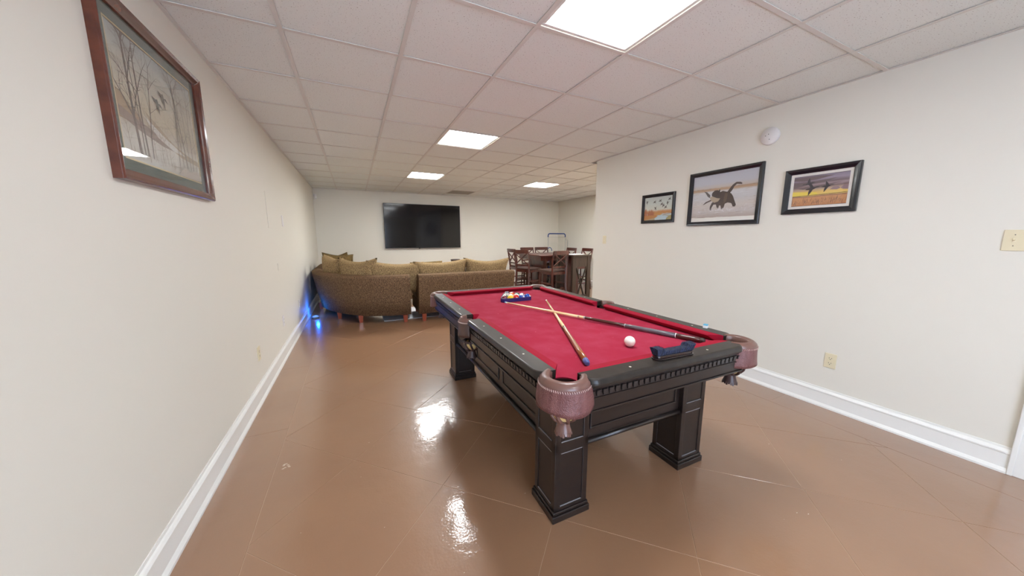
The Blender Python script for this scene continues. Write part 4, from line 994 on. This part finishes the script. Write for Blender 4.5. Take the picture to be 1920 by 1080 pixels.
def make_chair(label, loc, rz):
    t = thing('counter_chair', label, 'chair', loc, rz, 'X-back counter chairs around the tall table')
    # local: faces +Y (seat in front of back), back at y=-.2
    w = .205; SH = .61; BH = 1.04
    for s in (-1, 1):
        obj('leg', MB().tube([(s*(w-.012), -.245, 0), (s*(w-.016), -.205, .35), (s*(w-.018), -.20, .62), (s*w, -.215, .80), (s*w, -.265, BH)], [.020,.022,.023,.021,.019], 4, smooth=False), M['chairwood'], t)
        obj('leg', MB().beam((s*(w-.02), .205, 0), (s*(w-.02), .19, SH-.03), .032, .032, (0,1,0), 0, .042, .042), M['chairwood'], t)
    obj('seat', MB().box(-.225,.225,-.19,.235,SH-.012,SH+.028), M['seatpad'], t, bevel=.015)
    obj('seat_rail', MB().box(-.19,.19,.178,.202,SH-.07,SH-.013).box(-.19,.19,-.212,-.190,SH-.07,SH-.013).box(-.202,-.18,-.19,.178,SH-.07,SH-.013).box(.18,.202,-.19,.178,SH-.07,SH-.013), M['chairwood'], t)
    # curved top rail
    tr_ = [(x, -.262-.022*(1-(x/w)**2), 0, -1) for x in [w*q/5 for q in range(-5, 6)]]
    obj('top_rail', MB().sweep(tr_, [(-.011,BH-.075),(-.011,BH+.005),(.011,BH+.005),(.011,BH-.075)], smooth=False), M['chairwood'], t)
    obj('lower_rail', MB().beam((-w+.01,-.207,.70),(w-.01,-.207,.70),.018,.035), M['chairwood'], t)
    obj('cross_slat', MB().beam((-w+.015,-.212,.715),(w-.015,-.270,BH-.06),.014,.026,(0,-1,.2)), M['chairwood'], t)
    obj('cross_slat', MB().beam((w-.015,-.216,.715),(-w+.015,-.274,BH-.06),.014,.026,(0,-1,.2)), M['chairwood'], t)
    for z in (.17, .34):
        for s in (-1, 1): obj('stretcher', MB().beam((s*(w-.02),-.22,z),(s*(w-.02),.19,z),.018,.028), M['chairwood'], t)
    for y, z in ((.197,.25),(-.222,.22)): obj('stretcher', MB().beam((-w+.03,y,z),(w-.03,y,z),.018,.03), M['chairwood'], t)
    return t
CHAIRS = [((3.72, 7.22, 0), -PI/2-.0, 'X-back chair on the left side of the tall table, farther one beside the sofa'),
          ((3.60, 6.62, 0), -PI/2+.40, 'X-back chair on the left side of the tall table, nearer one'),
          ((3.86, 5.97, 0), .15, 'X-back chair with its back to the camera in front of the tall table'),
          ((4.37, 7.80, 0), PI+.1, 'X-back chair behind the tall table, left one'),
          ((4.84, 7.85, 0), PI, 'X-back chair behind the tall table facing the camera, beside the blue-handled cart'),
          ((5.03, 7.27, 0), PI/2, 'X-back chair on the right side of the tall table, left of the two'),
          ((5.19, 6.80, 0), PI/2, 'X-back chair nearest the right wall corner, above the narrow console')]
c0 = make_chair(CHAIRS[0][2], CHAIRS[0][0], CHAIRS[0][1])
for l, rz, lb in CHAIRS[1:]: dup(c0, l, rz, lb)
CN = thing('console_table', 'narrow weathered wooden console with crossed end braces by the wall corner', 'console table', (4.37, 5.62, 0))
cw = .235
obj('table_top', MB().box(-cw-.01,cw+.01,-.02,.66,.925,.955), M['oldwood'], CN, bevel=.003)
for x in (-1,1):
    for y in (.03,.61): obj('leg', MB().box(x*cw-(0.09 if x>0 else 0), x*cw+(0 if x>0 else .09), y-.03, y+.03, 0, .925), M['oldwood'], CN, bevel=.003)
obj('end_panel', MB().box(-cw+.09,cw-.09,.01,.03,.70,.925), M['oldwood'], CN)
obj('back_panel', MB().box(-cw+.09,cw-.09,.30,.32,.03,.925), M['darkred'], CN)
obj('brace', MB().beam((-cw+.1,.022,.70),(cw-.14,.022,.04),.02,.035,(0,1,0)), M['oldwood'], CN); obj('brace', MB().beam((cw-.1,.022,.70),(-cw+.14,.022,.04),.02,.035,(0,1,0)), M['oldwood'], CN)
obj('lower_rail', MB().box(-cw+.09,cw-.09,.01,.05,.03,.09), M['oldwood'], CN)
pp = obj('paper_sheet', MB().prism([(-.16,-.11),(.14,-.13),(.17,.10),(-.13,.12)], 0, .004), M['paper']); pp.location = (4.37, 5.85, .9555); tag(pp, 'white papers lying on the narrow console', 'paper')
CT = thing('folding_cart', 'wheeled folding cart with a dark blue curved handle against the far corner', 'cart', (5.42, 8.20, 0))
hw = .30
def hoop(r, z, y, rr=.06):
    P = [(-hw, y, z-.35)]
    for k in range(7): a = PI-PI/2*k/6; P.append((-hw+rr+rr*math.cos(a), y, z-rr+rr*math.sin(a)))
    for k in range(7): a = PI/2-PI/2*k/6; P.append((hw-rr+rr*math.cos(a), y, z-rr+rr*math.sin(a)))
    P.append((hw, y, z-.35)); return P
P = hoop(0, 1.43, 0); hl = [(P[0][0], 0, 1.33)]+P[1:-1]+[(P[-1][0], 0, 1.33)]
obj('handle', MB().tube(hl, .016, 8), M['bluepaint'], CT)
for s in (-1, 1): obj('pole', MB().tube([(s*hw, 0, .12), (s*hw, 0, 1.33)], .009, 8), M['steel'], CT)
obj('crossbar', MB().tube([(-hw, 0, 1.33), (hw, 0, 1.33)], .005, 6), M['steel'], CT)
obj('side_arm', MB().tube([(hw, 0, 1.26), (hw+.07, -.03, 1.24), (hw+.07, -.03, .9)], .006, 6), M['steel'], CT)
obj('guard', MB().tube([(-hw+.02+.075*math.cos(a), -.06, .93+.10*math.sin(a)) for a in [PI*k/10 for k in range(11)]], .011, 8), M['bluepaint'], CT)
obj('bin', MB().box(-hw-.05, hw, -.30, -.02, .14, .84), mat('royal_blue_fabric', srgb(26, 44, 150), .7), CT, bevel=.03)
for s in (-1, 1):
    o = obj('wheel', MB().tube([(s*(hw+.035)-.02, 0, 0), (s*(hw+.035)+.02, 0, 0)], .09, 20, smooth=False), M['slot'], CT, bevel=.004); o.location = (0, -.02, .091)
obj('axle', MB().tube([(-hw-.03, -.02, .091), (hw+.03, -.02, .091)], .008, 8), M['steel'], CT)
